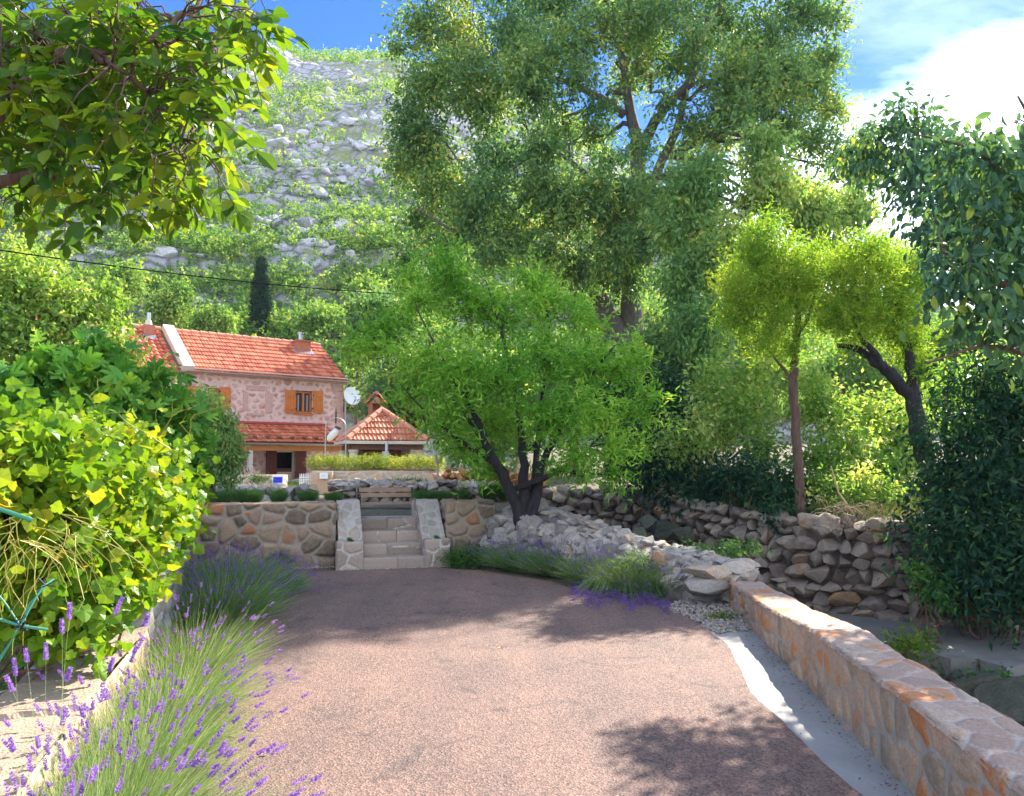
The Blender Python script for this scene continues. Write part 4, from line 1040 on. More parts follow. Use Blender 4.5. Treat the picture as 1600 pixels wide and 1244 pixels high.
# roof
mb = MB(); ov = .22
eo = (.42, -ov, EZ + .09 - ov * (RZ - EZ) / RD)
tiles(mb, eo, (1, 0, 0), SV, HW - .42 + .12, SL + ov, .125, .33, .028, .045, rng)
tiles(mb, (HW + .12, 5.4 + ov, eo[2]), (-1, 0, 0), (0, -SV[1], SV[2]), HW - .3, SL + ov, .25, .33, .028, .045, rng, k=4)
roof = hb(mb, 'roof', M_TILE)
mb = MB()
n = int(HW / .36)
for q in range(n):
    u = .4 + (HW - .3) * q / n; mb.tube([(u, RD, RZ + .09), (u + (HW - .3) / n * 1.08, RD, RZ + .085)], [.115, .085], 10)
mb.build('ridge_tile', M_RIDGE, roof, world=False)
mb = MB()   # gutter
def gutter(mb, a, b, r=.06):
    a = np.array(a); b = np.array(b); n = 9; an = np.linspace(math.pi, 2 * math.pi, n); V = []
    for p in (a, b):
        for rr in (r, r * .85):
            V += [tuple(p + np.array([0, math.cos(t) * rr, math.sin(t) * rr])) for t in an]
    f = []
    for k in range(n - 1): f += [(k, k + 1, 2 * n + k + 1, 2 * n + k), (n + k, n + k + 1, 3 * n + k + 1, 3 * n + k)]
    f += [(0, n, 3 * n, 2 * n), (n - 1, 2 * n - 1, 4 * n - 1, 3 * n - 1), tuple(range(n)), tuple(range(2 * n, 3 * n))]
    mb.add(V, f)
gutter(mb, (.1, eo[1] - .07, eo[2] + .01), (HW + .14, eo[1] - .07, eo[2] + .01))
mb.tube([(HW + .05, -.27, eo[2] - .03), (HW + .05, -.12, eo[2] - .25), (HW + .05, -.09, eo[2] - .5), (HW + .05, -.09, .1)], .04, 8)
hb(mb, 'gutter', M_GUT)
# firewall strip
mb = MB()
nn = (0, -SV[2], SV[1]); a = np.array((-.05, -ov - .1, EZ + .05 - ov * (RZ - EZ) / RD)); Lw = SL + ov + .1
pl_ = [a, a + np.array((.42, 0, 0)), a + np.array((.42, 0, 0)) + np.array(SV) * Lw, a + np.array(SV) * Lw]
mb.prism(pl_, np.array(nn) * .24)
hb(mb, 'firewall', M_CREAM)
# squat chimney on the right of the roof
def on_roof(px, py):   # local point of the front slope under a pixel
    d = P(px, py, 1.0) - Vector((0, 0, CH)); ox, oy, oz = -HC.x, -HC.y, CH - Z0
    lo = np.array([ox * hx + oy * hy, -ox * hy + oy * hx, oz]); ld = np.array([d.x * hx + d.y * hy, -d.x * hy + d.y * hx, d.z])
    n_ = np.array([0, -(RZ - EZ) / RD, 1.0]); t = (EZ - lo @ n_) / (ld @ n_); return lo + t * ld
c = on_roof(473, 551)
mb = MB(); mb.box((c[0], c[1] + .15, c[2] + .22), (.62, .6, .55)); mb.box((c[0], c[1] + .15, c[2] + .52), (.72, .7, .06))
ch = hb(mb, 'chimney', M_BRICK)
mb = MB(); mb.tube([(c[0] - .05, c[1] + .15, c[2] + .5), (c[0] - .05, c[1] + .15, c[2] + .88)], .10, 12); mb.tube([(c[0] - .05, c[1] + .15, c[2] + .86), (c[0] - .05, c[1] + .15, c[2] + .92)], .15, 12)
mb.build('flue_pipe', M_STEEL, ch, world=False)
mb = MB(); mb.prism([(c[0] - .45, c[1] - .32, c[2] - .13), (c[0] + .45, c[1] - .32, c[2] - .13), (c[0] + .40, c[1] + .1, c[2] + .16), (c[0] - .40, c[1] + .1, c[2] + .16)], (0, -.03, .05))
mb.build('flashing', M_STEEL, ch, world=False)
# porch
PD = 1.9
pz1 = (hp(375, 659, 0)[1] + hp(505, 667, 0)[1]) / 2; pz0 = (hp(380, 690, -PD)[1] + hp(505, 693, -PD)[1]) / 2
PU1 = hp(528, 680, -1.2)[0]; PS = math.hypot(pz1 - pz0, PD)
mb = MB(); tiles(mb, (.1, -PD, pz0), (1, 0, 0), (0, PD / PS, (pz1 - pz0) / PS), PU1 - .1, PS, .125, .33, .028, .045, rng)
mb.prism([(.1, -PD, pz0 - .05), (PU1, -PD, pz0 - .05), (PU1, -.01, pz1 - .05), (.1, -.01, pz1 - .05)], (0, 0, -.04))
pr_ = hb(mb, 'porch_roof', M_TILE)
mb = MB(); mb.box(((PU1 + .1) / 2, -.10, pz1 + .03), (PU1 - .1, .22, .09)); mb.build('flashing', mat_plain('red_flashing', (.42, .06, .05), .6), pr_, world=False)
mb = MB(); gutter(mb, (.1, -PD - .07, pz0 - .03), (PU1 + .1, -PD - .07, pz0 - .03), .065); mb.build('gutter', M_GUT, pr_, world=False)
mb = MB(); mb.box(((PU1 + .1) / 2, -PD + .12, pz0 - .22), (PU1 - .1, .14, .2))
bm_ = hb(mb, 'porch_beam', M_BEAM)
mb = MB()
for q in range(12): u = .3 + (PU1 - .5) * q / 11; mb.box((u, -PD / 2 + .0, (pz0 + pz1) / 2 - .2), (.08, PD - .2, .09))
mb.build('rafter', M_BEAMD, bm_, world=False)
for u in (.3, PU1 * .5 - .9, PU1 - .2):
    mb = MB(); mb.box((u, -PD + .12, (pz0 - .32) / 2), (.16, .16, pz0 - .32)); hb(mb, 'porch_post', M_CREAM)
mb = MB(); mb.box((HW / 2, -1.3, -.05), (HW + 1, 2.6, .1)); hb(mb, 'porch_floor', M_CONC)
# satellite dish
dr = thing('satellite_dish', 'white satellite dish on a bracket at the right corner of the house', 'satellite dish', tuple(HL(HW + .1, -.15, 2.2)), 0)
c = P(549, 620, HL(HW + .35, -.3, 0).y); ax = Vector((.50, -.80, .33)).normalized()
xa = Vector((0, 0, 1)).cross(ax).normalized(); ya = ax.cross(xa)
V, f = [], []
rings = 7; sg = 28
for sgn in (0, 1):
    for r_ in range(rings):
        rr = .40 * r_ / (rings - 1)
        for s in range(sg):
            t_ = s / sg * 2 * math.pi
            V.append(tuple(c + xa * math.cos(t_) * rr * .92 + ya * math.sin(t_) * rr * 1.08 + ax * (.10 * (rr / .4) ** 2 - .012 * sgn)))
for sgn in (0, 1):
    o_ = sgn * rings * sg
    for r_ in range(rings - 1):
        for s in range(sg): f.append((o_ + r_ * sg + s, o_ + r_ * sg + (s + 1) % sg, o_ + (r_ + 1) * sg + (s + 1) % sg, o_ + (r_ + 1) * sg + s))
for s in range(sg): f.append(((rings - 1) * sg + s, (rings - 1) * sg + (s + 1) % sg, (2 * rings - 1) * sg + (s + 1) % sg, (2 * rings - 1) * sg + s))
mb = MB(); mb.add(V, f); mb.build('dish', M_WHITE, dr, smooth=True)
mb = MB(); w = HL(HW, -.05, c.z - Z0 - .25); mb.tube([w, c + Vector((0, .2, -.3)), c - ax * .03], .025, 6); mb.tube([c - ya * .4 + ax * .08, c - ya * .25 + ax * .42], .012, 5); mb.box(tuple(c - ya * .23 + ax * .44), (.07, .1, .07))
mb.build('bracket', M_STEEL, dr)

# neighbouring older house
h2 = thing('neighbour_house', 'older house half hidden by trees, with round clay roof tiles and thin chimney', 'house', tuple(HL(-3, 0, 0)), HT)
mb = MB(); masonry(mb, plane_fn((-4.4, 0, 0), (1, 0, 0), (0, 0, 1)), 7.3, EZ - .1, .09, .24, 13, .03, .08, 1.35)
for uu, fl in ((-4.4, True),): masonry(mb, plane_fn((uu, 0, 0), (0, 1, 0), (0, 0, 1), True), 5.4, EZ - .1, .2, .26, 15, .02, .07, 1.35)
mb.add([(-4.38, 0, EZ - .12), (-4.38, 5.4, EZ - .12), (-4.38, RD, RZ - .05)], [(0, 1, 2)], (.4, .6, .4))
hb(mb, 'wall', M_HOUSE, h2)
mb = MB(); tiles(mb, (-4.6, -.35, EZ + .0 - .35 * (RZ - EZ) / RD), (1, 0, 0), SV, 7.5, SL + .35, .23, .34, .085, .05, rng, barrel=True)
tiles(mb, (2.9, 5.7, EZ - .3 * (RZ - EZ) / RD), (-1, 0, 0), (0, -SV[1], SV[2]), 7.5, SL + .3, .46, .34, .08, .05, rng, k=4)
rf = hb(mb, 'roof', M_TILE, h2)
mb = MB()
for q in range(20): mb.tube([(-4.6 + q * .375, RD, RZ + .10), (-4.6 + q * .375 + .4, RD, RZ + .095)], [.13, .10], 10)
mb.build('ridge_tile', M_RIDGE, rf, world=False)
c = on_roof(233.5, 530); cx_ = c[0] + 3
mb = MB(); mb.box((cx_, c[1] + .22, c[2] + .28), (.40, .36, .62)); ch = hb(mb, 'chimney', M_BRICK, h2)
mb = MB(); mb.tube([(cx_, c[1] + .22, c[2] + .58), (cx_, c[1] + .22, c[2] + .80)], [.16, .10], 10); mb.build('chimney_pot', M_CREAM, ch, world=False)
mb = MB(); mb.tube([(cx_, c[1] + .22, c[2] + .78), (cx_, c[1] + .22, c[2] + 1.10)], .075, 10); mb.build('flue_pipe', M_STEEL, ch, world=False)
mb = MB(); mb.prism([(cx_ - .27, c[1] - .13, c[2] - .07), (cx_ + .27, c[1] - .13, c[2] - .07), (cx_ + .25, c[1] + .05, c[2] + .12), (cx_ - .25, c[1] + .05, c[2] + .12)], (0, -.03, .05)); mb.build('flashing', M_STEEL, ch, world=False)

# ================================================================== barbecue pavilion
GT = R(19); gc = P(596, 700, 26.6); GZ = .75
gz = thing('barbecue_pavilion', 'small open barbecue pavilion with a hipped clay tile roof and its own little chimney', 'pavilion', (gc.x, gc.y, GZ), GT)
S = 1.30; ez = P(600, 689, 25.3).z - GZ; az = P(584, 640, 26.8).z - GZ - .06
def gb(mb, name, mat, **kw): return mb.build(name, mat, kw.pop('par', gz), world=False, **kw)
mb = MB(); sl_ = math.hypot(S, az - ez)
for k in range(4):
    M = Matrix.Rotation(k * math.pi / 2, 3, 'Z'); o_ = M @ Vector((-S, -S, ez)); U_ = M @ Vector((1, 0, 0)); S_ = M @ Vector((0, S / sl_, (az - ez) / sl_))
    tiles(mb, o_, U_, S_, 2 * S, sl_, .13, .36, .03, .05, rng, clip=lambda v: (S * v / sl_, 2 * S - S * v / sl_))
rf = gb(mb, 'roof', M_TILEO)
mb = MB()
for k in range(4):
    M = Matrix.Rotation(k * math.pi / 2, 3, 'Z')
    for q in range(6):
        a = M @ Vector((-S, -S, ez + .06)).lerp(Vector((0, 0, az + .06)), q / 6); b = M @ Vector((-S, -S, ez + .06)).lerp(Vector((0, 0, az + .06)), (q + 1.12) / 6)
        mb.tube([a, b], [.10, .08], 8)
gb(mb, 'hip_tile', M_RIDGE, par=rf)
mb = MB()
for k in range(4):
    ca, sa = math.cos(k * math.pi / 2), math.sin(k * math.pi / 2); r2 = lambda x, y: (x * ca - y * sa, x * sa + y * ca)
    mb.box((*r2(0, -S - .06), ez - .05), (2 * S + .2, .12, .10), k * math.pi / 2)
gb(mb, 'gutter', M_CREAM, par=rf)
mb = MB(); mb.box((0, -S + .18, ez - .20), (2 * S - .3, .14, .16)); mb.box((0, S - .18, ez - .20), (2 * S - .3, .14, .16)); mb.box((-S + .18, 0, ez - .20), (.14, 2 * S - .5, .16)); mb.box((S - .18, 0, ez - .20), (.14, 2 * S - .5, .16))
gb(mb, 'beam', M_BEAMD)
for xx, yy in ((-S + .22, -S + .2), (-S + .22, S - .3)):
    mb = MB(); mb.tube([(xx, yy, 0), (xx, yy, ez - .28)], .13, 16); mb.tube([(xx, yy, ez - .36), (xx, yy, ez - .28)], .16, 16); gb(mb, 'column', M_CREAM, smooth=False)
mb = MB(); mblock(mb, [(S - .55, -S + .1), (S - .12, -S + .1), (S - .12, S - .1), (S - .55, S - .1)], 0, ez - .28, .05, .2, 3, .01, .03, 1.5)
mblock(mb, [(-.6, S - .5), (S - .56, S - .5), (S - .56, S - .1), (-.6, S - .1)], 0, ez - .28, .05, .2, 8, .01, .03, 1.5)
gb(mb, 'brick_wall', M_TAN)
mb = MB(); mb.box((.1, S - .75, .95), (1.3, .5, .1)); mb.box((-.15, S - .62, .5), (.7, .3, .6)); gb(mb, 'fireplace', M_DARK)
mb = MB(); mb.box((.12, S - .72, 1.14 if ez > 1.3 else ez - .35), (1.25, .35, .12)); gb(mb, 'mantel', M_BRICK)
mb = MB(); c_ = (-.15, .45); zc = az - .45
for s in (-1, 1): mb.box((c_[0] + s * .17, c_[1], az - .2), (.09, .4, .95)); 
mb.box((c_[0], c_[1] + .15, az - .2), (.25, .10, .95)); mb.box((c_[0], c_[1] - .02, az - .35), (.25, .34, .5)); mb.box((c_[0], c_[1], az + .29), (.46, .46, .05))
chm = gb(mb, 'chimney', M_BRICK)
mb = MB()
for s in (-1, 1):
    o_ = (c_[0] + s * .34, c_[1] - s * .28, az + .26); tiles(mb, o_, (0, s, 0), (-s * .66, 0, .75), .56, .48, .17, .18, .03, .03, rng)
mb.tube([(c_[0], c_[1] - .30, az + .63), (c_[0], c_[1] + .28, az + .63)], .065, 8)
mb.box((c_[0], c_[1], az + .40), (.34, .42, .18), top=(.3, 1))
gb(mb, 'chimney_hood', M_TILE, par=chm)
mb = MB(); p = P(604, 700, 24.9); q_ = gz.matrix_basis.inverted() @ Vector(p); mb.tube([(q_.x, q_.y, ez - .02), (q_.x, q_.y, ez - .35)], .05, 10); mb.box((q_.x - .04, q_.y, ez - .48), (.2, .12, .28))
gb(mb, 'downpipe', M_STEEL)
mb = MB(); crown(mb, [(-.65, -.4, .95, .28, .3, .3), (.1, -.5, .85, .3, .2, .2)], 500, .06, .5, T_S, 3, 8); gb(mb, 'potted_foliage', LF_DARK)

# ================================================================== terrace furniture
# metal garden arch
ar = thing('garden_arch', 'thin metal garden arch with a pointed finial in front of the pavilion', 'arch', tuple(P(523, 735, 20)), 0)
mb = MB(); a, b = P(507.5, 735, 20), P(539.5, 735, 20); zt = P(507, 668, 20).z; c = (a + b) / 2; rr = (b.x - a.x) / 2; zb = .9
pts = [(a.x, a.y, zb), (a.x, a.y, zt)] + [(c.x - math.cos(t) * rr, a.y, zt + math.sin(t) * rr * .95) for t in np.linspace(.15, math.pi - .15, 12)] + [(b.x, a.y, zt), (b.x, a.y, zb)]
mb.tube(pts, .016, 6); mb.build('arch_frame', M_GUT, ar)
mb = MB(); zt2 = zt + rr * .95; mb.tube([(c.x, a.y, zt2 - .14), (c.x, a.y, zt2 + .12), (c.x, a.y, zt2 + .26)], [.02, .018, .003], 6); mb.build('finial', M_IRON, ar)
wc = thing('folded_cloth', 'white folded cloth with a dark blue end slung beside the garden arch', 'cloth', tuple(P(521, 690, 20.4)), 0)
mb = MB(); p0, p1, p2 = P(512, 688, 20.4), P(520, 679, 20.35), P(528, 670, 20.3); mb.tube([p0, P(515, 685, 20.4), p1, p2], [.04, .085, .095, .06], 9); mb.build('cloth', M_WHITE, wc)
mb = MB(); mb.tube([p2, P(529, 667, 20.3)], [.09, .07], 8); mb.build('blue_end', M_IRON, wc)
# hedge planter
hx0, hx1 = P(487, 736, 19), P(683, 737, 19.3)
pw = thing('planter_wall', 'smooth stone planter wall with a white plaque, carrying the clipped hedge', 'wall', tuple(P(585, 750, 19)), 0)
mb = MB(); d_ = (hx1 - hx0); L_ = math.hypot(d_.x, d_.y); ux, uy = d_.x / L_, d_.y / L_; zt = hx0.z
mblock(mb, [(hx0.x, hx0.y), (hx1.x, hx1.y), (hx1.x - uy * 1.0, hx1.y + ux * 1.0), (hx0.x - uy * 1.0, hx0.y + ux * 1.0)], .8, zt, .03, .22, 3, .008, .02, 1.6)
mb.build('wall_face', M_TAN, pw)
mb = MB(); e0 = P(486, 738, 18.85); e1 = P(531, 738, 18.9)
mblock(mb, [(e0.x, e0.y), (e0.x + .50, e0.y), (e0.x + .50, e0.y + .24), (e0.x, e0.y + .24)], .4, zt - .01, .03, .8, 4, .006, .01, 2); mb.build('end_pier', M_TAN, pw)
mb = MB(); p = P(506, 743.5, 18.80); mb.box((p.x, p.y, p.z), (.195, .02, .14)); pq = mb.build('plaque', M_WHITE, pw)
mb = MB(); 
for r_, w_ in ((.018, .12), (-.012, .09)):
    xs_ = np.linspace(-w_ / 2, w_ / 2, 14); mb.tube([(p.x + q, p.y - .012, p.z + r_ + .006 * math.sin(q * 300)) for q in xs_], .0022, 4)
mb.build('writing', M_INK, pq)
hd = thing('hedge', 'yellow-green clipped hedge growing in the stone planter', 'hedge', ((hx0.x + hx1.x) / 2, hx0.y + .5, zt), 0)
mb = MB(); B = []
for q in np.linspace(-.01, 1.0, 20): B.append((hx0.x + d_.x * q, hx0.y + .38 + d_.y * q, zt + .17 + .02 * math.sin(q * 17), .15, .36, .19))
crown(mb, B, 15000, .05, .35, T_S, 5, 9, .11, -.7, .35, .6); mb.build('foliage', LF_HEDGE, hd)
mb = MB(); mb.box(((hx0.x + hx1.x) / 2, hx0.y + .5, zt + .02), (L_ - .1, .5, .02)); mb.build('stems', M_BARKB, hd)
# low ashlar wall with blue house sign
a, b = P(306, 743, 17.6), P(443, 743, 18.2)
aw = thing('low_stone_wall', 'low buff squared-stone wall below the green planter, ending in a blue sign', 'wall', ((a.x + b.x) / 2, a.y, .7), 0)
mb = MB(); mblock(mb, [(a.x, a.y), (b.x, b.y), (b.x, b.y + .35), (a.x, a.y + .35)], .7, a.z, .03, .13, 9, .015, .03, 1.7, ashlar=False); mb.build('wall_face', M_TAN, aw)
sg_ = thing('house_sign', 'blue enamel sign on a white board at the end of the low wall', 'sign', tuple(P(434, 750, 18.05)), 0)
p = P(434.5, 749.5, 18.1); q_ = b.y - p.y; p = P(434.5, 749.5, 18.05)
mb = MB(); mb.box((p.x, p.y, p.z), (.27, .03, .20)); mb.build('board', M_WHITE, sg_)
mb = MB(); mb.box((p.x, p.y - .022, p.z - .005), (.20, .012, .13)); mb.build('sign_face', M_BLUE, sg_)
# white picket fence panel
pf = thing('picket_fence', 'short white picket fence panel left of the planter wall', 'fence', tuple(P(477, 755, 19.5)), 0)
mb = MB()
for k in range(7):
    p = P(468.5 + k * 2.7, 751, 19.5); mb.box((p.x, p.y, p.z + .02), (.02, .015, .26)); mb.box((p.x, p.y, p.z + .16), (.02, .015, .03), top=(.1, 1))
mb.build('pale', M_WHITE, pf)
mb = MB()
for py in (746, 755): p = P(477, py, 19.52); mb.box(tuple(p), (.30, .012, .02))
mb.build('rail', M_WHITE, pf)
# green trough planter with plants
gp_ = thing('trough_planter', 'green oblong plastic trough with a wispy plant on the low wall', 'planter', tuple(P(335, 742, 17.7)), 0)
mb = MB(); a, b = P(320, 735, 17.7), P(349, 735, 17.7); V, f = [], []
prof = [(-.09, -.09), (.09, -.09), (.13, -.03), (.13, .05), (.12, .09), (-.12, .09), (-.13, .05), (-.13, -.03)]
for x in (a.x + .03, a.x, b.x, b.x - .03):
    s = .8 if x in (a.x + .03, b.x - .03) else 1
for j, (x, s) in enumerate(((a.x, .8), (a.x + .04, 1), (b.x - .04, 1), (b.x, .8))):
    V += [(x, a.y + yy * s, a.z + zz * s) for yy, zz in prof]
for j in range(3):
    for k in range(8): f.append((j * 8 + k, j * 8 + (k + 1) % 8, j * 8 + 8 + (k + 1) % 8, j * 8 + 8 + k))
f += [tuple(range(8)), tuple(range(24, 32))]
mb.add(V, f); mb.build('trough', M_GREENP, gp_, smooth=False)
mb = MB(); rng = np.random.default_rng(3)
for _ in range(60):
    x = rng.uniform(a.x, b.x); h = rng.uniform(.12, .42); mb.tube([(x, a.y, a.z + .08), (x + rng.normal() * .05, a.y, a.z + .08 + h * .6), (x + rng.normal() * .1, a.y + rng.normal() * .05, a.z + .08 + h)], [.006, .004, .003], 4)
crown(mb, [((a.x + b.x) / 2 - .1, a.y, a.z + .2, .28, .12, .12), (a.x + .05, a.y, a.z + .1, .12, .12, .1)], 1400, .05, .3, T_S, 4, 8, .12, -.3); mb.build('foliage', LF_ROS, gp_)

# bench
BR = P(604, 800, 14.15)
bench = thing('garden_bench', 'wooden slatted bench with black cast iron ends at the top of the steps', 'bench', (BR.x - .0, BR.y, .684), TH)
zs = P(604, 786.5, 14.1).z - .684; zt = P(604, 762, 14.3).z - .684; bw = 86 / F * 14.2 * .5 / math.cos(TH)
mb = MB()
for k in range(4): mb.box((0, -.13 + k * .085, zs), (bw * 2, .075, .028))
mb.build('seat', M_SLAT, bench, world=False)
mb = MB()
for k in range(2): mb.box((0, .215 + k * .02, zt - .04 - (1 - k) * .095), (bw * 2, .028, .075))
mb.build('backrest', M_SLAT, bench, world=False)
for s in (-1, 1):
    mb = MB(); x = s * (bw - .03)
    mb.tube([(x, -.16, 0), (x, -.12, zs * .5), (x, -.17, zs)], .014, 6); mb.tube([(x, .22, 0), (x, .14, zs * .5), (x, .16, zs), (x, .22, zt)], .014, 6)
    mb.tube([(x, -.17, zs - .02), (x, .16, zs - .02)], .012, 6); mb.tube([(x, -.17, zs), (x, -.20, zs + .12), (x, -.15, zs + .17), (x, .0, zs + .16), (x, .18, zs + .16)], .013, 6)
    for q in range(3): mb.tube([(x, -.10 + q * .1 + .035 * math.cos(t), zs + .08 + .035 * math.sin(t)) for t in np.linspace(0, 5.5, 8)], .007, 5)
    for q in range(2): mb.tube([(x, -.06 + q * .12 + .05 * math.cos(t), zs * .55 + .05 * math.sin(t)) for t in np.linspace(0, 5.5, 8)], .007, 5)
    mb.build('iron_end', M_IRON, bench, world=False)

# orange-brown stones and white post behind the almond
mb = MB(); p = P(684, 735, 17.6); mb.tube([P(684, 758, 17.6), P(684, 722, 17.6)], .025, 8); mb.tube([P(684, 722, 17.6), P(685, 716, 17.6)], [.07, .09], 6)
mb.tube([P(684, 722, 17.6), P(690, 714, 17.6)], [.05, .03], 6)
tag(mb.build('post', M_FLAG), 'pale post with a ragged white top at the right end of the hedge', 'post')
M_ORS = mat_stone('orange_stone', [(0, (.30, .14, .06)), (.5, (.50, .24, .09)), (1, (.45, .30, .20))], (.3, .3, .3), .02, 8)
dw('garden_wall', 'low wall of orange-brown stones behind the right end of the terrace', [(684, 738, 18.2, .9), (760, 734, 18.4, .9), (800, 738, 18.4, .9), (850, 738, 18.6, .8)], M_ORS, rs=(.14, .26), seed=28, side=-1)

# overhead cable
mb = MB(); a, b = P(-260, 352, 13), P(760, 462, 34); pts = []
for k in range(60):
    t = k / 59; q_ = a.lerp(b, t); pts.append((q_.x, q_.y, q_.z - .35 * 4 * t * (1 - t)))
mb.tube(pts, .016, 5); tag(mb.build('power_cable', M_CABLE), 'thin dark overhead cable crossing in front of the mountain', 'cable')

# ================================================================== TREES
# great hackberry
Yb = 24
tl = [[(P(975, 720, Yb), .50), (P(968, 520, Yb), .42), (P(935, 455, Yb), .26), (P(880, 395, Yb - .5), .20), (P(800, 330, Yb - 1), .12), (P(735, 270, Yb - 1.5), .06)],
      [(P(975, 640, Yb), .40), (P(990, 500, Yb), .34), (P(992, 400, Yb), .30), (P(1000, 250, Yb), .24), (P(985, 180, Yb), .16), (P(965, 60, Yb), .10), (P(950, -60, Yb), .05)],
      [(P(1000, 235, Yb), .20), (P(1030, 175, Yb - .5), .14), (P(1082, 128, Yb - .8), .12), (P(1095, 60, Yb - .8), .07), (P(1150, -40, Yb - 1), .04)],
      [(P(992, 400, Yb), .22), (P(1010, 300, Yb + .5), .16), (P(1060, 200, Yb + .6), .13), (P(1075, 130, Yb + .6), .08)],
      [(P(1050, 245, Yb + .4), .12), (P(1100, 200, Yb + .6), .11), (P(1165, 130, Yb + 1), .06), (P(1240, 90, Yb + 1), .03)],
      [(P(975, 180, Yb), .14), (P(930, 145, Yb - .5), .11), (P(860, 120, Yb - 1), .07), (P(770, 90, Yb - 1), .04)],
      [(P(945, 470, Yb), .16), (P(940, 290, Yb - .3), .11), (P(890, 250, Yb - .8), .07), (P(830, 210, Yb - 1), .04)],
      [(P(880, 395, Yb), .12), (P(800, 385, Yb - 1), .08), (P(720, 370, Yb - 1.5), .05), (P(660, 330, Yb - 1.5), .03)]]
BB = [(660, 40, 24, 42), (680, 130, 23, 50), (650, 215, 23, 42), (690, 290, 23, 48), (660, 340, 24, 36), (720, 60, 25, 52), (760, 160, 22.5, 55), (780, 250, 22.5, 48), (740, 335, 22.5, 50), (800, 60, 23, 55), (840, 150, 22, 45),
      (860, 10, 24, 60), (850, 290, 22, 48), (810, 370, 22.5, 40), (880, 340, 22, 45), (900, 60, 22, 42), (950, -20, 24, 60), (930, 210, 25, 32), (955, 330, 22, 48), (1000, 60, 25, 48), (1040, 10, 23, 55), (1060, 100, 24, 40), (1130, 30, 24, 58), (1140, 130, 22.5, 50), (1120, 215, 25, 32),
      (1200, 70, 24, 55), (1200, 170, 23.5, 50), (1250, 20, 24, 48), (1260, 130, 24.5, 48), (1270, 220, 24, 42), (1320, 250, 24, 36), (1350, 225, 24.5, 26), (1190, 260, 24, 38), (1030, 330, 22.5, 42), (1100, 330, 23.5, 38), (980, 430, 22.5, 42), (900, 420, 22.5, 40), (700, 385, 23.5, 38),
      (1240, 300, 24.5, 40), (1330, 310, 24.5, 30), (1300, 170, 24.5, 28), (620, 80, 24, 22), (790, -40, 24, 60), (1100, -60, 24, 60), (1220, -50, 24, 50), (700, -40, 24, 50), (880, 200, 27, 40), (1060, 240, 27.5, 26), (820, 100, 27, 50), (980, 130, 26.5, 28), (1160, 90, 27, 45),
      (730, 110, 22, 45), (820, 110, 21.5, 45), (900, 120, 21.8, 36), (760, 300, 21.5, 45), (850, 230, 21.5, 36), (1010, 20, 21.8, 42), (1090, 60, 21.8, 38), (1180, 120, 22, 42), (960, 380, 21.5, 42), (880, 300, 21.5, 36), (1060, 290, 22, 36), (1150, 180, 22, 36), (640, 180, 23, 34), (630, 260, 23.5, 28), (1230, 200, 23, 34), (640, 400, 24, 26), (1290, 90, 24.5, 30), (1300, 20, 24.5, 30),
      (980, 300, 21, 45), (1000, 230, 21.5, 26), (950, 250, 21.5, 26), (1010, 380, 21, 38), (930, 300, 21.3, 36), (1040, 160, 22.5, 26), (940, 170, 22, 24), (1000, 110, 22.5, 26), (950, 40, 22, 34), (1080, 200, 23, 26), (1230, 110, 22.5, 36), (1100, 260, 22, 34), (770, 390, 22, 40), (850, 400, 21.8, 36), (860, 80, 21.6, 36), (670, 240, 23, 36)]

tree('hackberry_tree', 'huge spreading tree with a dense dark green crown filling the top centre', 'tree', tl, bl(BB, .9), 118000, .19, LF_BIG, M_BARKG, wr=.42, seed=3, per=14, cs=.8, droop=.45, shell=.55, twigs=6, rlimb=.09, feather=1.0, jit=.25, upb=.4)
# lighter tree to its right
tree('pale_tree', 'paler loose-leaved tree between the great tree and the two round yellow-green trees', 'tree',
     [[(P(1130, 700, 19), .20), (P(1140, 520, 19), .16), (P(1150, 400, 19), .11), (P(1190, 260, 19), .05)], [(P(1140, 520, 19), .1), (P(1220, 400, 19.5), .08), (P(1300, 280, 20), .04)]],
     bl([(1090, 290, 19, 45), (1130, 380, 18.5, 55), (1200, 300, 19, 48), (1190, 220, 19, 30), (1270, 330, 19.5, 45), (1330, 330, 20, 32), (1360, 260, 20, 24), (1080, 430, 18.5, 48), (1090, 520, 18, 50), (1060, 350, 19, 38), (1240, 420, 19, 40), (1370, 400, 20, 28), (1310, 400, 20, 35)]),
     22000, .18, LF_MID, M_BARKG, wr=.45, seed=8, per=12, cs=.6, droop=.8, shell=.5, twigs=4, rlimb=.05)
# dark trees behind
def plain_tree(name, label, px, py, Y, r, n, L, leaf, seed, base_py=740, group=None, sq=1.15, extra=4, bark=M_BARKB, wr=.5, cs=None):
    rng = np.random.default_rng(seed); c = P(px, py, Y); R0 = r / F * Y
    zb = zg(c.x, Y)
    B = [(c.x, Y, c.z, R0 * .7, R0 * .7, R0 * .7 * sq)]
    for _ in range(extra + 3):
        d = nrm(rng.normal(size=3)); B.append((c.x + d[0] * R0 * .6, Y + d[1] * R0 * .5, c.z + d[2] * R0 * .6 * sq, R0 * .42, R0 * .42, R0 * .38))
    b0 = Vector((c.x + rng.normal() * .15, Y, zb - .1))
    ln = [[(b0, R0 * .09), (b0.lerp(c, .5) + Vector((rng.normal() * .1, 0, 0)), R0 * .07), (c, R0 * .04)]]
    return tree(name, label, 'tree', ln, B, n, L, leaf, bark, wr=wr, seed=seed, per=10, cs=cs, droop=.3, shell=.5, twigs=3, group=group, rlimb=R0 * .03)
plain_tree('dark_tree', 'dark broad tree directly behind the pavilion chimney', 640, 610, 31, 85, 14000, .24, LF_BIG, 20)
plain_tree('dark_tree', 'tall dark tree between the house roof and the bright almond tree', 600, 510, 36, 62, 9000, .28, LF_BIG, 21)
plain_tree('dark_tree', 'dark tree low behind the right half of the almond crown', 760, 640, 27, 95, 12000, .24, LF_BIG, 22)
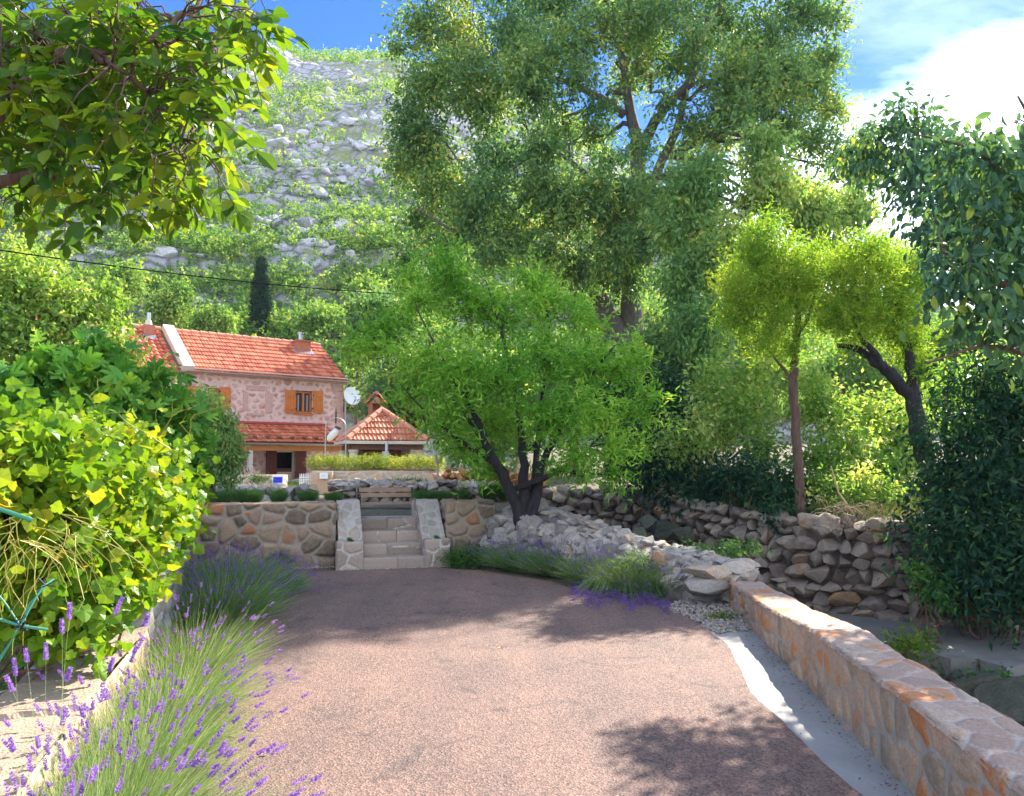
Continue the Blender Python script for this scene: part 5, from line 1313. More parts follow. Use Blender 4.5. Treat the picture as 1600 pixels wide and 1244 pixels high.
plain_tree('dark_tree', 'dark leafy mass of a tree under the great tree, right of the almond', 900, 600, 22, 90, 11000, .20, LF_BIG, 23)
plain_tree('dark_tree', 'shadowy tree right of the almond with branches down to the old wall', 1010, 660, 18, 88, 13000, .16, LF_DARK, 24)
plain_tree('dark_tree', 'dark tree standing above the shaded pool at the stream', 1060, 560, 19.5, 75, 9000, .17, LF_BIG, 25)
plain_tree('light_tree', 'light green tree standing just behind the right end of the house roof', 570, 468, 44, 30, 4500, .26, LF_HILL, 26)
plain_tree('light_tree', 'light green tree above the chimney on the red roof', 500, 500, 52, 26, 3000, .28, LF_HILL, 27)
plain_tree('light_tree', 'light green tree behind the middle of the red roof ridge', 335, 508, 47, 26, 4500, .28, LF_HILL, 28)
plain_tree('light_tree', 'light green tree behind the thin chimney of the older house', 268, 478, 46, 36, 4500, .28, LF_HILL, 29)
plain_tree('light_tree', 'tall light green tree at the far left below the cable', 40, 455, 36, 70, 9000, .26, LF_HILL, 30)
plain_tree('light_tree', 'light green tree between the left orchard tree and the older house', 190, 445, 50, 42, 5000, .30, LF_HILL, 31)
plain_tree('light_tree', 'small bright tree on the slope left of the tall cypress', 370, 498, 56, 16, 2500, .28, LF_HILL, 32)
plain_tree('light_tree', 'light green tree left of the great tree above the pavilion', 560, 545, 40, 34, 5000, .25, LF_MID, 33)
# right background, seen through the bushes
for k, (px, py, Y, r, lab) in enumerate(((1330, 590, 30, 75, 'sunlit tree far behind the twisted trunk'), (1180, 560, 28, 70, 'sunlit tree far behind the slender trunk'), (1480, 560, 28, 80, 'sunlit tree far behind the right-hand bushes'), (1420, 440, 34, 45, 'distant pale tree against the white sky at the right'))):
    plain_tree('sunlit_tree', lab, px, py, Y, r, 9000, .22, LF_MID, 40 + k)
# cypresses
for k, (px, pt, pb, Y, w, lab) in enumerate(((406, 400, 500, 52, 16, 'tall dark cypress standing on the slope above the red roof'), (118, 435, 505, 40, 9, 'slim dark cypress partly hidden behind the left orchard tree'))):
    a = P(px, pt, Y); b = P(px, pb, Y); h = a.z - b.z; w_ = w / F * Y
    root = thing('cypress_tree', lab, 'tree', (b.x, Y, b.z - 2))
    mb = MB(); mb.tube([(b.x, Y, b.z - 2), (b.x, Y, a.z - .5)], [.15, .03], 6); mb.build('trunk', M_BARKB, root)
    B = [(b.x, Y, b.z + h * t - .3, w_ * (1 - t) ** .45 * (.75 + .25 * min(1, t * 6)), w_ * (1 - t) ** .45, h * .12) for t in np.linspace(0.02, .97, 12)]
    mb = MB(); crown(mb, B, 9000, .20, .45, T_S, 70 + k, 10, .3, -.9, .3, .2, .3); mb.build('crown', LF_CYP, root)

# almond tree in front
Ya = 12.3
A0 = P(818, 858, Ya)
tl = [[(A0, .13), (P(812, 800, Ya), .10), (P(792, 750, Ya - .1), .085), (P(768, 712, Ya - .2), .065), (P(738, 640, Ya - .4), .04), (P(690, 560, Ya - .6), .02), (P(650, 480, Ya - .6), .01)],
      [(A0, .14), (P(822, 790, Ya), .11), (P(818, 730, Ya), .07), (P(812, 650, Ya + .1), .045), (P(790, 540, Ya + .1), .025), (P(760, 440, Ya), .01)],
      [(P(822, 852, Ya), .12), (P(832, 780, Ya - .05), .09), (P(848, 722, Ya - .1), .06), (P(880, 660, Ya - .2), .04), (P(920, 590, Ya - .4), .02), (P(960, 540, Ya - .5), .01)],
      [(P(835, 770, Ya), .06), (P(838, 700, Ya + .2), .05), (P(850, 600, Ya + .4), .03), (P(860, 500, Ya + .4), .012)],
      [(P(800, 765, Ya), .05), (P(850, 748, Ya - .3), .045), (P(900, 720, Ya - .6), .025), (P(940, 680, Ya - .8), .01)],
      [(P(778, 728, Ya), .04), (P(720, 690, Ya - .5), .03), (P(660, 640, Ya - .8), .015), (P(625, 600, Ya - .8), .006)],
      [(P(765, 705, Ya), .035), (P(700, 610, Ya + .3), .02), (P(620, 530, Ya + .4), .01)]]
BB = [(700, 430, 12.3, 42), (650, 470, 12, 38), (740, 480, 12.6, 48), (600, 520, 12, 40), (585, 545, 12, 24), (660, 560, 11.6, 48), (720, 580, 11.4, 50), (790, 500, 12.6, 50), (850, 470, 12.8, 42), (645, 610, 11.8, 34), (700, 650, 11.6, 38), 
      (790, 590, 11.6, 52), (850, 560, 12, 50), (910, 500, 12.8, 36), (920, 570, 12, 48), (970, 580, 12, 36), (860, 650, 11.5, 45), (930, 650, 11.6, 46), (985, 640, 12, 30), (760, 660, 12.8, 40), (900, 710, 11.4, 34), (960, 700, 11.6, 36), (1000, 690, 12, 18), (720, 700, 12.6, 26), (960, 745, 11.8, 20), (830, 440, 13, 30), (990, 545, 12.2, 22), (1010, 620, 12, 16), (640, 430, 12.2, 24), (560, 540, 12.3, 18), (910, 745, 11.5, 20), (770, 735, 13.0, 22), (870, 735, 11.6, 22), (740, 720, 11.6, 20), (820, 700, 13, 28), (1020, 655, 12, 14), (1005, 560, 12.3, 16), (545, 570, 12.3, 10)]
tree('almond_tree', 'bright green many-stemmed almond tree with near-black trunks beside the terrace wall', 'tree', tl, bl(BB, .85), 27000, .125, LF_ALM, M_BARKD, wr=.25, seed=13, per=16, cs=.52, droop=.0, shell=.55, twigs=8, jit=.13, feather=1.3, bvar=.17, upb=.5, rlimb=.022)

# two round fine-leaved trees on the far bank
Yc = 12.9
tree('round_tree', 'slender straight-trunked tree with a round yellow-green crown behind the old retaining wall', 'tree',
     [[(P(1252, 815, Yc), .085), (P(1246, 700, Yc), .075), (P(1238, 600, Yc), .075), (P(1242, 560, Yc), .06), (P(1248, 500, Yc), .05), (P(1240, 430, Yc), .03)], [(P(1238, 595, Yc), .03), (P(1215, 565, Yc), .02), (P(1180, 520, Yc), .01)], [(P(1246, 520, Yc), .035), (P(1262, 500, Yc), .03), (P(1280, 440, Yc), .015)]],
     bl([(1200, 450, 12.9, 62), (1180, 410, 12.9, 45), (1230, 420, 12.7, 50), (1160, 470, 12.8, 42), (1210, 500, 12.7, 50), (1250, 470, 13, 35), (1190, 380, 12.9, 38), (1235, 545, 12.9, 28), (1150, 500, 12.9, 30), (1130, 450, 13, 22), (1270, 400, 13.1, 28), (1200, 350, 13, 22), (1190, 540, 12.8, 26)], 1.0), 24000, .082, LF_ACA, M_BARKB, wr=.26, seed=14, per=16, cs=.36, droop=-.2, shell=.5, twigs=6, jit=.18, feather=1.2, upb=.3)
tree('round_tree', 'leaning dark-trunked tree with a round yellow-green crown and one long twisted limb', 'tree',
     [[(P(1475, 860, 12.2), .16), (P(1462, 760, 12.2), .15), (P(1440, 690, 12.3), .14), (P(1424, 620, 12.4), .12), (P(1425, 560, 12.5), .07), (P(1400, 480, 12.5), .04)],
      [(P(1424, 622, 12.4), .10), (P(1395, 590, 12.4), .10), (P(1372, 565, 12.4), .085), (P(1345, 545, 12.5), .06), (P(1308, 540, 12.6), .035)],
      [(P(1385, 580, 12.4), .07), (P(1362, 545, 12.3), .05), (P(1340, 525, 12.3), .03), (P(1330, 470, 12.4), .015)]],
     bl([(1350, 460, 12.5, 62), (1310, 430, 12.5, 46), (1380, 420, 12.6, 50), (1340, 500, 12.3, 48), (1400, 490, 12.5, 50), (1420, 540, 12.6, 38), (1300, 490, 12.5, 36), (1425, 430, 12.7, 34), (1350, 395, 12.6, 34), (1440, 580, 12.5, 26), (1450, 380, 13.2, 30), (1470, 350, 13.4, 22)], .95), 29000, .082, LF_ACA, M_BARKD, wr=.26, seed=15, per=16, cs=.36, droop=-.2, shell=.5, twigs=6, jit=.18, feather=1.2, upb=.3)

# bushes on the far bank
def bush(name, label, blobs, n, L, leaf, seed, wr=.5, cs=None, tm=T_S, droop=.2, sticks=8, cat='bush', group=None, barkm=None, shell=.5, zb=None, r0=.02):
    rng = np.random.default_rng(seed); B = np.array(blobs); x, y = B[:, 0].mean(), B[:, 1].mean(); z0_ = zg(x, y) if zb is None else zb
    root = thing(name, label, cat, (x, y, z0_), 0, group)
    mb = MB()
    for k in range(sticks):
        q_ = B[rng.integers(len(B))]; s = Vector((x + rng.normal() * .1 + (q_[0] - x) * .4, y + rng.normal() * .1 + (q_[1] - y) * .4, z0_ - .05))
        limb(mb, s, q_[:3] + nrm(rng.normal(size=3)) * q_[3:6] * .8, r0, r0 * .25, rng, 6, .06, .05, 5)
    mb.build('stems', barkm or M_BARKB, root)
    lb = MB(); crown(lb, blobs, n, L, wr, tm, seed, 9, cs, droop, shell); lb.build('foliage', leaf, root)
    return root
bush('bank_bush', 'pale airy bush with bare twigs left of the slender trunk', bl([(1160, 640, 15, 55), (1120, 600, 15.5, 50), (1180, 580, 15.5, 40), (1100, 680, 15, 48), (1190, 700, 14.6, 42), (1050, 700, 15, 40)]), 6500, .12, LF_BUSH, 50, cs=.5, shell=.8, sticks=30, barkm=M_DRY, r0=.012)
bush('bank_bush', 'sunlit yellow-green bush right of the slender trunk', bl([(1290, 640, 15, 48), (1320, 700, 14.6, 50), (1280, 720, 14.2, 38), (1360, 650, 15.5, 48), (1350, 740, 14.5, 42), (1400, 700, 15, 42), (1270, 590, 15.5, 34)]), 7500, .12, LF_BUSH, 51, cs=.5, shell=.8, sticks=14)
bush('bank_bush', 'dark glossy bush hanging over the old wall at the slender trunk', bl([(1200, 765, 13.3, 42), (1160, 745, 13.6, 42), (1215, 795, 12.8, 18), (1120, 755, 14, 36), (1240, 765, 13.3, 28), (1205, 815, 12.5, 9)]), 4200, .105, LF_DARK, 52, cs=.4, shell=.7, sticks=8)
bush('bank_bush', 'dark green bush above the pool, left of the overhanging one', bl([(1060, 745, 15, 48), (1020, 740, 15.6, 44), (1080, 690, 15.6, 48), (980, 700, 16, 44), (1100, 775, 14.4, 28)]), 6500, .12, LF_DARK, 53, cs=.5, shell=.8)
bush('bank_bush', 'yellowish bush growing out of the dry grass on top of the old wall', bl([(1330, 775, 12.9, 28), (1345, 750, 13.1, 26), (1380, 770, 13.1, 28), (1305, 760, 13.3, 24)]), 2600, .09, LF_BUSH, 54, cs=.35, shell=.7)
bush('bank_bush', 'sunlit shrub between the twisted trunk and the dark thicket', bl([(1420, 660, 15, 45), (1470, 620, 16, 50), (1540, 590, 16.5, 50), (1410, 740, 14, 36), (1560, 660, 15, 40)]), 5500, .125, LF_BUSH, 55, cs=.5, shell=.8)
# dry twigs hanging over the wall
mb = MB(); rng = np.random.default_rng(6)
for _ in range(60):
    px = rng.uniform(1290, 1455); a = P(px, rng.uniform(790, 812), rng.uniform(11.0, 12.3)); pts = [a]
    d = Vector((rng.normal() * .10, -.05, rng.uniform(.02, .12)))
    for k in range(4): pts.append(pts[-1] + d); d += Vector((rng.normal() * .05, rng.normal() * .03, -.06))
    mb.tube(pts, [.006, .005, .004, .003, .002], 4)
mb.tube([P(1298, 728, 12.4), P(1310, 770, 12.3), P(1335, 805, 12.2)], [.012, .016, .02], 5)
leaves(mb, np.array([tuple(P(rng.uniform(1290, 1455), rng.uniform(785, 830), rng.uniform(10.9, 12))) for _ in range(420)]), rng.normal(size=(420, 3)), .06, .25, T_S, rng)
tag(mb.build('dry_brush', M_DRY), kind='stuff')
# dark thicket on the right
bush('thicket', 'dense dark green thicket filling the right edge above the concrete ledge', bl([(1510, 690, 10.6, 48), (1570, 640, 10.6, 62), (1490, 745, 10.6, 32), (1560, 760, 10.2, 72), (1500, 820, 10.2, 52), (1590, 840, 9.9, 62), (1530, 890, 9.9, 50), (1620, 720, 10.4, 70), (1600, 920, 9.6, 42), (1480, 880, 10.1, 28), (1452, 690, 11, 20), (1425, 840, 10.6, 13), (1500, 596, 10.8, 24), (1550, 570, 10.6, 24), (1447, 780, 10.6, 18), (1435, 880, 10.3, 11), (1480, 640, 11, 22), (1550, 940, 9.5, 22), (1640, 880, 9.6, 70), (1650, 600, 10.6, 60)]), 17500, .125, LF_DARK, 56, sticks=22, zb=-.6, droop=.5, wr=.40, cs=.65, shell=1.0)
mb = MB(); rng = np.random.default_rng(61)
bush('bush', 'small leafy sprig lit green at the lower left edge of the dark thicket', bl([(1440, 900, 10.0, 12), (1455, 915, 9.9, 14), (1432, 890, 10, 8), (1470, 935, 9.7, 14)]), 420, .09, LF_WEED, 57, sticks=4, zb=-.6)

# cherry-leaved tree leaning in from the right
Yo = 6.6
tl = [[((7.3, 6.4, -1.0), .22), ((7.1, 6.4, 1.2), .19), ((6.9, 6.5, 2.8), .15), ((6.4, 6.6, 3.8), .11), ((6.2, 6.6, 4.6), .05)]]
tl = [[(Vector(a), r) for a, r in ln] for ln in tl]
tl += [[(Vector((6.9, 6.5, 2.8)), .09), (Vector((6.3, 7.6, 4.0)), .06), (Vector((5.4, 9.2, 4.9)), .035), (Vector((4.7, 10.0, 5.6)), .015)],
       [(Vector((6.9, 6.5, 2.8)), .08), (P(1640, 480, 6.6), .05), (P(1560, 440, 6.4), .03), (P(1470, 390, 6.3), .012)],
       [(Vector((6.9, 6.5, 2.6)), .07), (P(1620, 560, 6.5), .03), (P(1540, 535, 6.3), .015), (P(1440, 570, 6.2), .006)],
       [(Vector((6.4, 6.6, 3.8)), .06), (P(1600, 300, 6.6), .03), (P(1520, 230, 6.6), .015), (P(1430, 210, 6.6), .006)],
       [(Vector((6.4, 6.6, 3.9)), .06), (P(1640, 230, 6.6), .03), (P(1590, 150, 6.6), .008)]]
BB = [(1560, 240, 6.6, 45), (1510, 230, 6.6, 38), (1465, 235, 6.6, 26), (1600, 300, 6.6, 60), (1540, 330, 6.4, 52), (1500, 300, 6.4, 32), (1580, 400, 6.4, 58), (1520, 430, 6.3, 48), (1480, 420, 6.3, 32), (1465, 470, 6.3, 24), (1560, 480, 6.2, 45), (1610, 520, 6.2, 50), (1510, 500, 6.3, 30), (1590, 190, 6.6, 18), (1640, 240, 6.6, 60), (1680, 350, 6.6, 90), (1680, 480, 6.5, 90), (1445, 215, 6.6, 12), (1460, 330, 6.5, 14)]
BBw = bl(BB, .9) + [(6.3, 6.3, 5.0, 1.1, 1.2, .8), (5.6, 5.8, 5.6, .9, 1.0, .6), (7.4, 6.6, 5.4, 1.2, 1.3, .9), (5.0, 8.4, 4.6, .7, .7, .5), (5.0, 8.6, 4.1, .5, .5, .4), (5.1, 9.5, 5.2, .7, .6, .5), (5.0, 9.7, 5.8, .5, .5, .35), (4.6, 10.0, 5.6, .35, .35, .25), (5.7, 9.3, 4.6, .6, .6, .4)]  # boughs reaching out over the stream are added to cast driveway shade
tree('overhanging_tree', 'near tree with large drooping bluish-green leaves leaning in from the right edge', 'tree', tl, BBw, 16500, .115, LF_OVER, M_BARKB, wr=.46, tm=T_O, seed=16, per=8, cs=.36, droop=1.0, shell=.5, twigs=4, rlimb=.012, base=Vector((7.3, 6.4, -1.0)))
# more of the roadside canopy on the right, out of the frame: it throws the dappled shade over the driveway
tree('roadside_tree', 'roadside tree beyond the parapet whose shade falls across the driveway', 'tree',
     [[(Vector((8.6, 7.9, -.7)), .2), (Vector((8.3, 7.9, 2.0)), .14), (Vector((7.0, 8.0, 4.4)), .06)]],
     [(5.9, 7.7, 4.3, .8, .7, .4), (6.8, 8.0, 4.9, .9, .8, .5), (5.6, 8.3, 3.6, .5, .5, .35), (7.6, 7.6, 4.4, .9, .8, .5), (7.2, 8.9, 5.2, .8, .8, .5), (6.9, 7.0, 5.6, .7, .6, .4)],
     4200, .12, LF_OVER, M_BARKB, wr=.46, seed=17, per=8, cs=.36, droop=.6, shell=.5, twigs=3)

# ================================================================== left side
# walnut-leaved branches overhead
Yw = 2.7
wt = thing('overhanging_tree', 'near tree at the top left with big oval backlit leaves on brown branches', 'tree', (-4.6, 2.4, -.15))
mb = MB(); rng = np.random.default_rng(77)
mb.tube([(-4.6, 2.4, -.2), (-4.5, 2.4, 1.2), (-4.2, 2.5, 2.2), (-3.9, 2.6, 3.0)], [.17, .15, .12, .09], 10)
BRS = [[((-4.2, 2.5, 2.2), .08), (P(-60, 280, 2.8), .035), (P(60, 272, 2.7), .012), (P(160, 296, 2.7), .010), (P(172, 270, 2.7), .007), (P(230, 245, 2.7), .004)],
       [((-3.9, 2.6, 3.0), .08), (P(-40, 190, 2.6), .030), (P(60, 130, 2.5), .022), (P(140, 80, 2.5), .016), (P(240, 62, 2.6), .012), (P(300, 20, 2.7), .010), (P(330, -40, 2.8), .006)],
       [((-3.9, 2.6, 3.0), .06), (P(-30, 100, 2.9), .03), (P(70, 60, 2.9), .018), (P(160, 10, 3.0), .012), (P(300, -60, 3.1), .006)],
       [(P(140, 80, 2.5), .012), (P(200, 120, 2.5), .009), (P(270, 180, 2.6), .007), (P(300, 240, 2.7), .004)],
       [(P(160, 296, 2.7), .007), (P(200, 300, 2.7), .006), (P(250, 270, 2.8), .004), (P(290, 240, 2.8), .003)],
       [(P(240, 62, 2.6), .008), (P(300, 90, 2.8), .006), (P(360, 60, 3.0), .004), (P(400, 30, 3.1), .003)]]
nodes = []
for ln in BRS:
    pts = np.array([tuple(q[0]) for q in ln]); rr = [q[1] for q in ln]; k = np.linspace(0, len(pts) - 1, (len(pts) - 1) * 5 + 1)
    pp = np.stack([np.interp(k, range(len(pts)), pts[:, j]) for j in range(3)], 1); r2 = np.interp(k, range(len(pts)), rr)
    pp[1:-1] += rng.normal(size=pp[1:-1].shape) * .012
    mb.tube(pp, r2, 8); nodes += list(pp)
nodes = np.array(nodes)
REG = [(40, 40, 70, 60), (120, 100, 80, 60), (60, 180, 80, 55), (220, 60, 70, 55), (310, 60, 60, 50), (380, 20, 45, 35), (200, 170, 70, 50), (280, 150, 55, 55), (330, 110, 40, 40), (90, 250, 70, 35), (240, 230, 65, 45), (300, 260, 38, 40), (180, 290, 60, 30), (30, 300, 50, 25), (-60, 100, 90, 120), (350, 10, 40, 30), (150, 20, 90, 40), (330, 195, 22, 18), (60, 320, 40, 16), (270, 305, 40, 18), (400, 60, 26, 22)]
wts = np.array([a[2] * a[3] for a in REG], float); wts /= wts.sum()
lb = MB(); sp = []
for i in range(620):
    g = REG[rng.choice(len(REG), p=wts)]
    px, py = g[0] + rng.normal() * g[2] * .55, g[1] + rng.normal() * g[3] * .55; Yq = rng.uniform(2.3, 3.4)
    tip = np.array(tuple(P(px, py, Yq)))
    if px > 440: continue
    j = np.argmin(np.linalg.norm(nodes - tip, axis=1)); st_ = nodes[j]
    dd = tip - st_; L = np.linalg.norm(dd)
    if L > .5: st_ = tip - dd / L * .5
    if rng.random() < .6: limb(mb, st_, tip, .0045, .0022, rng, 5, .05, .04, 4)
    # compound leaf: a rachis with pairs of leaflets and one at the tip
    ax = nrm(nrm(dd) * .7 + rng.normal(size=3) * .5 + np.array([0, 0, -.75])); LR = rng.uniform(.09, .17); sd = nrm(np.cross(ax, nrm(rng.normal(size=3) * .5 + np.array([0, -.3, 1.0]))))
    mb.tube([tip, tip + ax * LR], [.0022, .0013], 4, cap=False)
    pos, dr, ln_ = [tip + ax * LR], [ax], [rng.uniform(.06, .095)]
    for k in range(rng.integers(2, 4)):
        t = LR * (.35 + .3 * k)
        for s in (-1, 1): pos.append(tip + ax * min(t, LR)); dr.append(ax * .5 + sd * s * .9 + rng.normal(size=3) * .12 + np.array([0, 0, -.15])); ln_.append(rng.uniform(.045, .082))
    cc = rng.random() * .6 + .2
    leaves(lb, np.array(pos), np.array(dr), np.array(ln_), .58, T_O, rng, .9, np.clip(cc + rng.normal(size=len(pos)) * .12, 0, 1), .45)
mb.build('branches', M_BARKB, wt, smooth=True); lb.build('leaves', LF_WAL, wt, smooth=False)

# orchard tree behind the fig
tree('orchard_tree', 'bushy pale-leaved tree standing left of the older house roof', 'tree', [[(P(90, 760, 17), .14), (P(95, 640, 17), .12), (P(110, 520, 17), .06)]],
     bl([(30, 440, 16.5, 55), (80, 470, 16.5, 45), (20, 520, 16, 55), (110, 500, 17, 42), (165, 500, 17.3, 34), (150, 545, 17, 48), (70, 560, 16.5, 48), (190, 555, 17, 30), (110, 590, 16.5, 45), (170, 460, 17.5, 24), (-60, 480, 16, 70), (210, 600, 17, 34), (265, 585, 17.3, 16), (150, 600, 16.6, 40)]), 17000, .15, LF_LEFT, M_BARKB, wr=.6, seed=71, per=9, cs=.4, droop=.4, twigs=3)
# fig
fg = bl([(80, 620, 8.4, 62), (150, 600, 8.6, 50), (30, 640, 8, 60), (220, 620, 8.8, 42), (260, 650, 9, 40), (190, 660, 8.4, 50), (290, 700, 9.2, 32), (120, 690, 8.2, 60), (240, 710, 8.8, 42), (150, 570, 8.8, 28), (60, 580, 8.4, 24), (300, 650, 9.4, 20), (-60, 640, 8, 70), (290, 760, 9.2, 26)])
bush('fig_tree', 'fig tree with large lobed dark green leaves behind the grape vine', fg, 2700, .20, LF_FIG, 72, wr=.95, cs=.32, tm=T_F, sticks=14, cat='tree', droop=.35, shell=.4, barkm=M_BARKG, r0=.035)
# round drooping yellow-green tree
tree('weeping_shrub', 'rounded bright green shrub with drooping leaves between the fig and the house', 'shrub', [[(P(330, 790, 13.4), .07), (P(330, 720, 13.4), .06), (P(325, 650, 13.4), .03)]],
     bl([(325, 650, 13.2, 38), (350, 680, 13.2, 30), (300, 670, 13.2, 30), (340, 720, 13.2, 30), (310, 710, 13.2, 30), (355, 720, 13.2, 18), (360, 755, 13.2, 12), (320, 630, 13.3, 22), (290, 740, 13, 26), (362, 700, 13.2, 14)]), 8500, .10, LF_MID, M_BARKB, wr=.4, seed=73, per=10, cs=.25, droop=1.1, twigs=4, rlimb=.02)

# grape vine on its trellis
vn = thing('grape_vine', 'sunlit yellow-green grape vine tumbling over the boundary wall with curling tendrils', 'vine', (-3.1, 5, 0))
rng = np.random.default_rng(80)
VB = [(60, 760, 4.6, 85), (140, 780, 5.0, 75), (200, 800, 5.5, 62), (250, 790, 6.4, 48), (20, 700, 4.8, 60), (100, 700, 5.4, 62), (180, 730, 5.8, 58), (240, 740, 6.6, 42), (60, 860, 4.4, 70), (130, 870, 4.8, 62), (190, 880, 5.2, 50), (225, 850, 5.8, 40), (100, 940, 4.5, 52), (160, 930, 4.8, 42), (200, 930, 5.2, 26), (275, 820, 7.2, 24), (250, 860, 6.8, 16), (-50, 780, 4.4, 90), (290, 770, 7.5, 18), (120, 990, 4.5, 20), (285, 735, 7.4, 16), (20, 930, 4.4, 40)]
B = bl(VB)
lb = MB(); crown(lb, B, 9000, .088, .95, T_V, 81, 7, .24, .55, .30, 1.0, .5, .07); lb.build('foliage', LF_VINE, vn)
mb = MB()
for k in range(26):
    q_ = B[rng.integers(len(B))]; limb(mb, (-3.15 + rng.normal() * .12, 4.2 + rng.random() * 3, -.1), q_[:3], .016, .005, rng, 7, .05, .08, 5)
mb.build('canes', M_BARKB, vn)
mb = MB()
def tendril(px, py, Y, n, drop, curl, r=.0026):
    p = P(px, py, Y); pts = [p]; d = Vector((rng.normal() * .05, rng.normal() * .03, -.02 if drop else .03)); 
    for k in range(n):
        pts.append(pts[-1] + d); d += Vector((rng.normal() * curl, rng.normal() * curl * .6, -.010 if drop else rng.normal() * .012)); d = d.normalized() * .055
    MB().tube(pts, np.linspace(r, r * .45, len(pts)), 4).build('tendril', M_TENDRIL, vn)
for _ in range(42): tendril(rng.uniform(10, 130), rng.uniform(800, 860), rng.uniform(3.6, 3.95), rng.integers(4, 11), True, .018)
for _ in range(22): tendril(rng.uniform(0, 300), rng.uniform(640, 760), rng.uniform(4.4, 6.4), rng.integers(5, 11), False, .03)
# green cord and pole
cd = thing('green_cord', 'turquoise-green cords tied in a knot beside the vine at the left edge', 'cord', tuple(G(30, 1040, 0)))
mb = MB(); K = P(32, 978, 3.0)
mb.tube([P(-60, 958, 2.9), P(5, 969, 3.0), K, P(75, 984, 3.05)], .0055, 8)
for s in (0, .012): mb.tube([P(-10, 1040, 3.0) + Vector((s, 0, 0)), P(14, 1008, 3.0), K, P(45, 945, 3.05) + Vector((s, 0, 0)), P(66, 922, 3.1) + Vector((0, 0, s)), P(84, 905, 3.15)], .0035, 6)
mb.tube([P(-10, 920, 3.0), P(10, 945, 3.0), K], .003, 6)
mb.build('cord', M_CORD, cd)
mb = MB()
for k in range(9):
    d = Vector((rng.normal(), rng.normal() * .4, rng.normal())).normalized() * .03; mb.tube([K + Vector((0, 0, .004 * k - .02)), K + d], .002, 4)
mb.tube([K + Vector((.014 * math.cos(t), .014 * math.sin(t), .004 * t - .02)) for t in np.linspace(0, 14, 40)], .0025, 5)
mb.build('wire_tie', M_IRON, cd); mb = MB()
for k in range(6):
    c = P(72, 915, 3.1); d = Vector((rng.normal(), rng.normal() * .4, rng.normal())).normalized() * .04; mb.tube([c, c + d], .002, 4)
mb.build('wire_tie', M_IRON, cd)
mb = MB(); a = P(-40, 782, 3.6); b = P(44, 811, 3.6); mb.tube([a, b], .010, 10); mb.tube([b, b + (b - a).normalized() * .02], [.013, .009], 10); mb.tube([a, (a.x - .3, a.y, -.15)], .010, 8)
tag(mb.build('trellis_pole', M_CORD), 'dark green metal trellis pole poking out of the vine at the left edge', 'pole')

# ================================================================== LAVENDER
def blades(mb, base, tipv, w, col, seg=4, bend=None):
    """thin curved blades from base to base+tipv, arrays (n,3)"""
    n = len(base); t = np.linspace(0, 1, seg + 1)
    bend = np.zeros((n, 3)) if bend is None else bend
    side = nrm(np.cross(tipv, np.random.default_rng(1).normal(size=(n, 3))))
    V = []
    for k in t:
        c = base + tipv * k + bend * (k * k)[..., None] if hasattr(k, 'shape') and k.shape else base + tipv * k + bend * k * k
        ww = w * (1 - k * .75)
        V.append(c - side * ww[:, None]); V.append(c + side * ww[:, None])
    V = np.stack(V, 1)   # n, 2(seg+1), 3
    m = 2 * (seg + 1); f = np.array([(2 * k, 2 * k + 1, 2 * k + 3, 2 * k + 2) for k in range(seg)])
    F_ = (f[None] + (np.arange(n) * m)[:, None, None]).reshape(-1, 4)
    mb.add(V.reshape(-1, 3), F_, np.repeat(np.stack([col] * 3, 1), m, 0))
    return base + tipv + bend
def spikes(mb, tip, d, L, rng, whorls=6, per=5):
    """lavender flower heads: whorls of small petals round the stem end"""
    n = len(tip); d = nrm(d); a = nrm(np.cross(d, rng.normal(size=(n, 3)))); b = np.cross(d, a)
    for w in range(whorls):
        t = w / (whorls - 1); rad = .0056 * (1.25 - abs(t - .4)); cen = tip + d * (L * (t - .25))[:, None]
        for p in range(per):
            an = p * 2 * math.pi / per + w * .6 + rng.random(n) * .5
            o = a * np.cos(an)[:, None] + b * np.sin(an)[:, None]
            leaves(mb, cen, o * .8 + d * .75, np.full(n, .0115 + .003 * (1 - t)), .75, T_S, rng, .5, np.clip(rng.random(n) * .8 + .1, 0, 1))
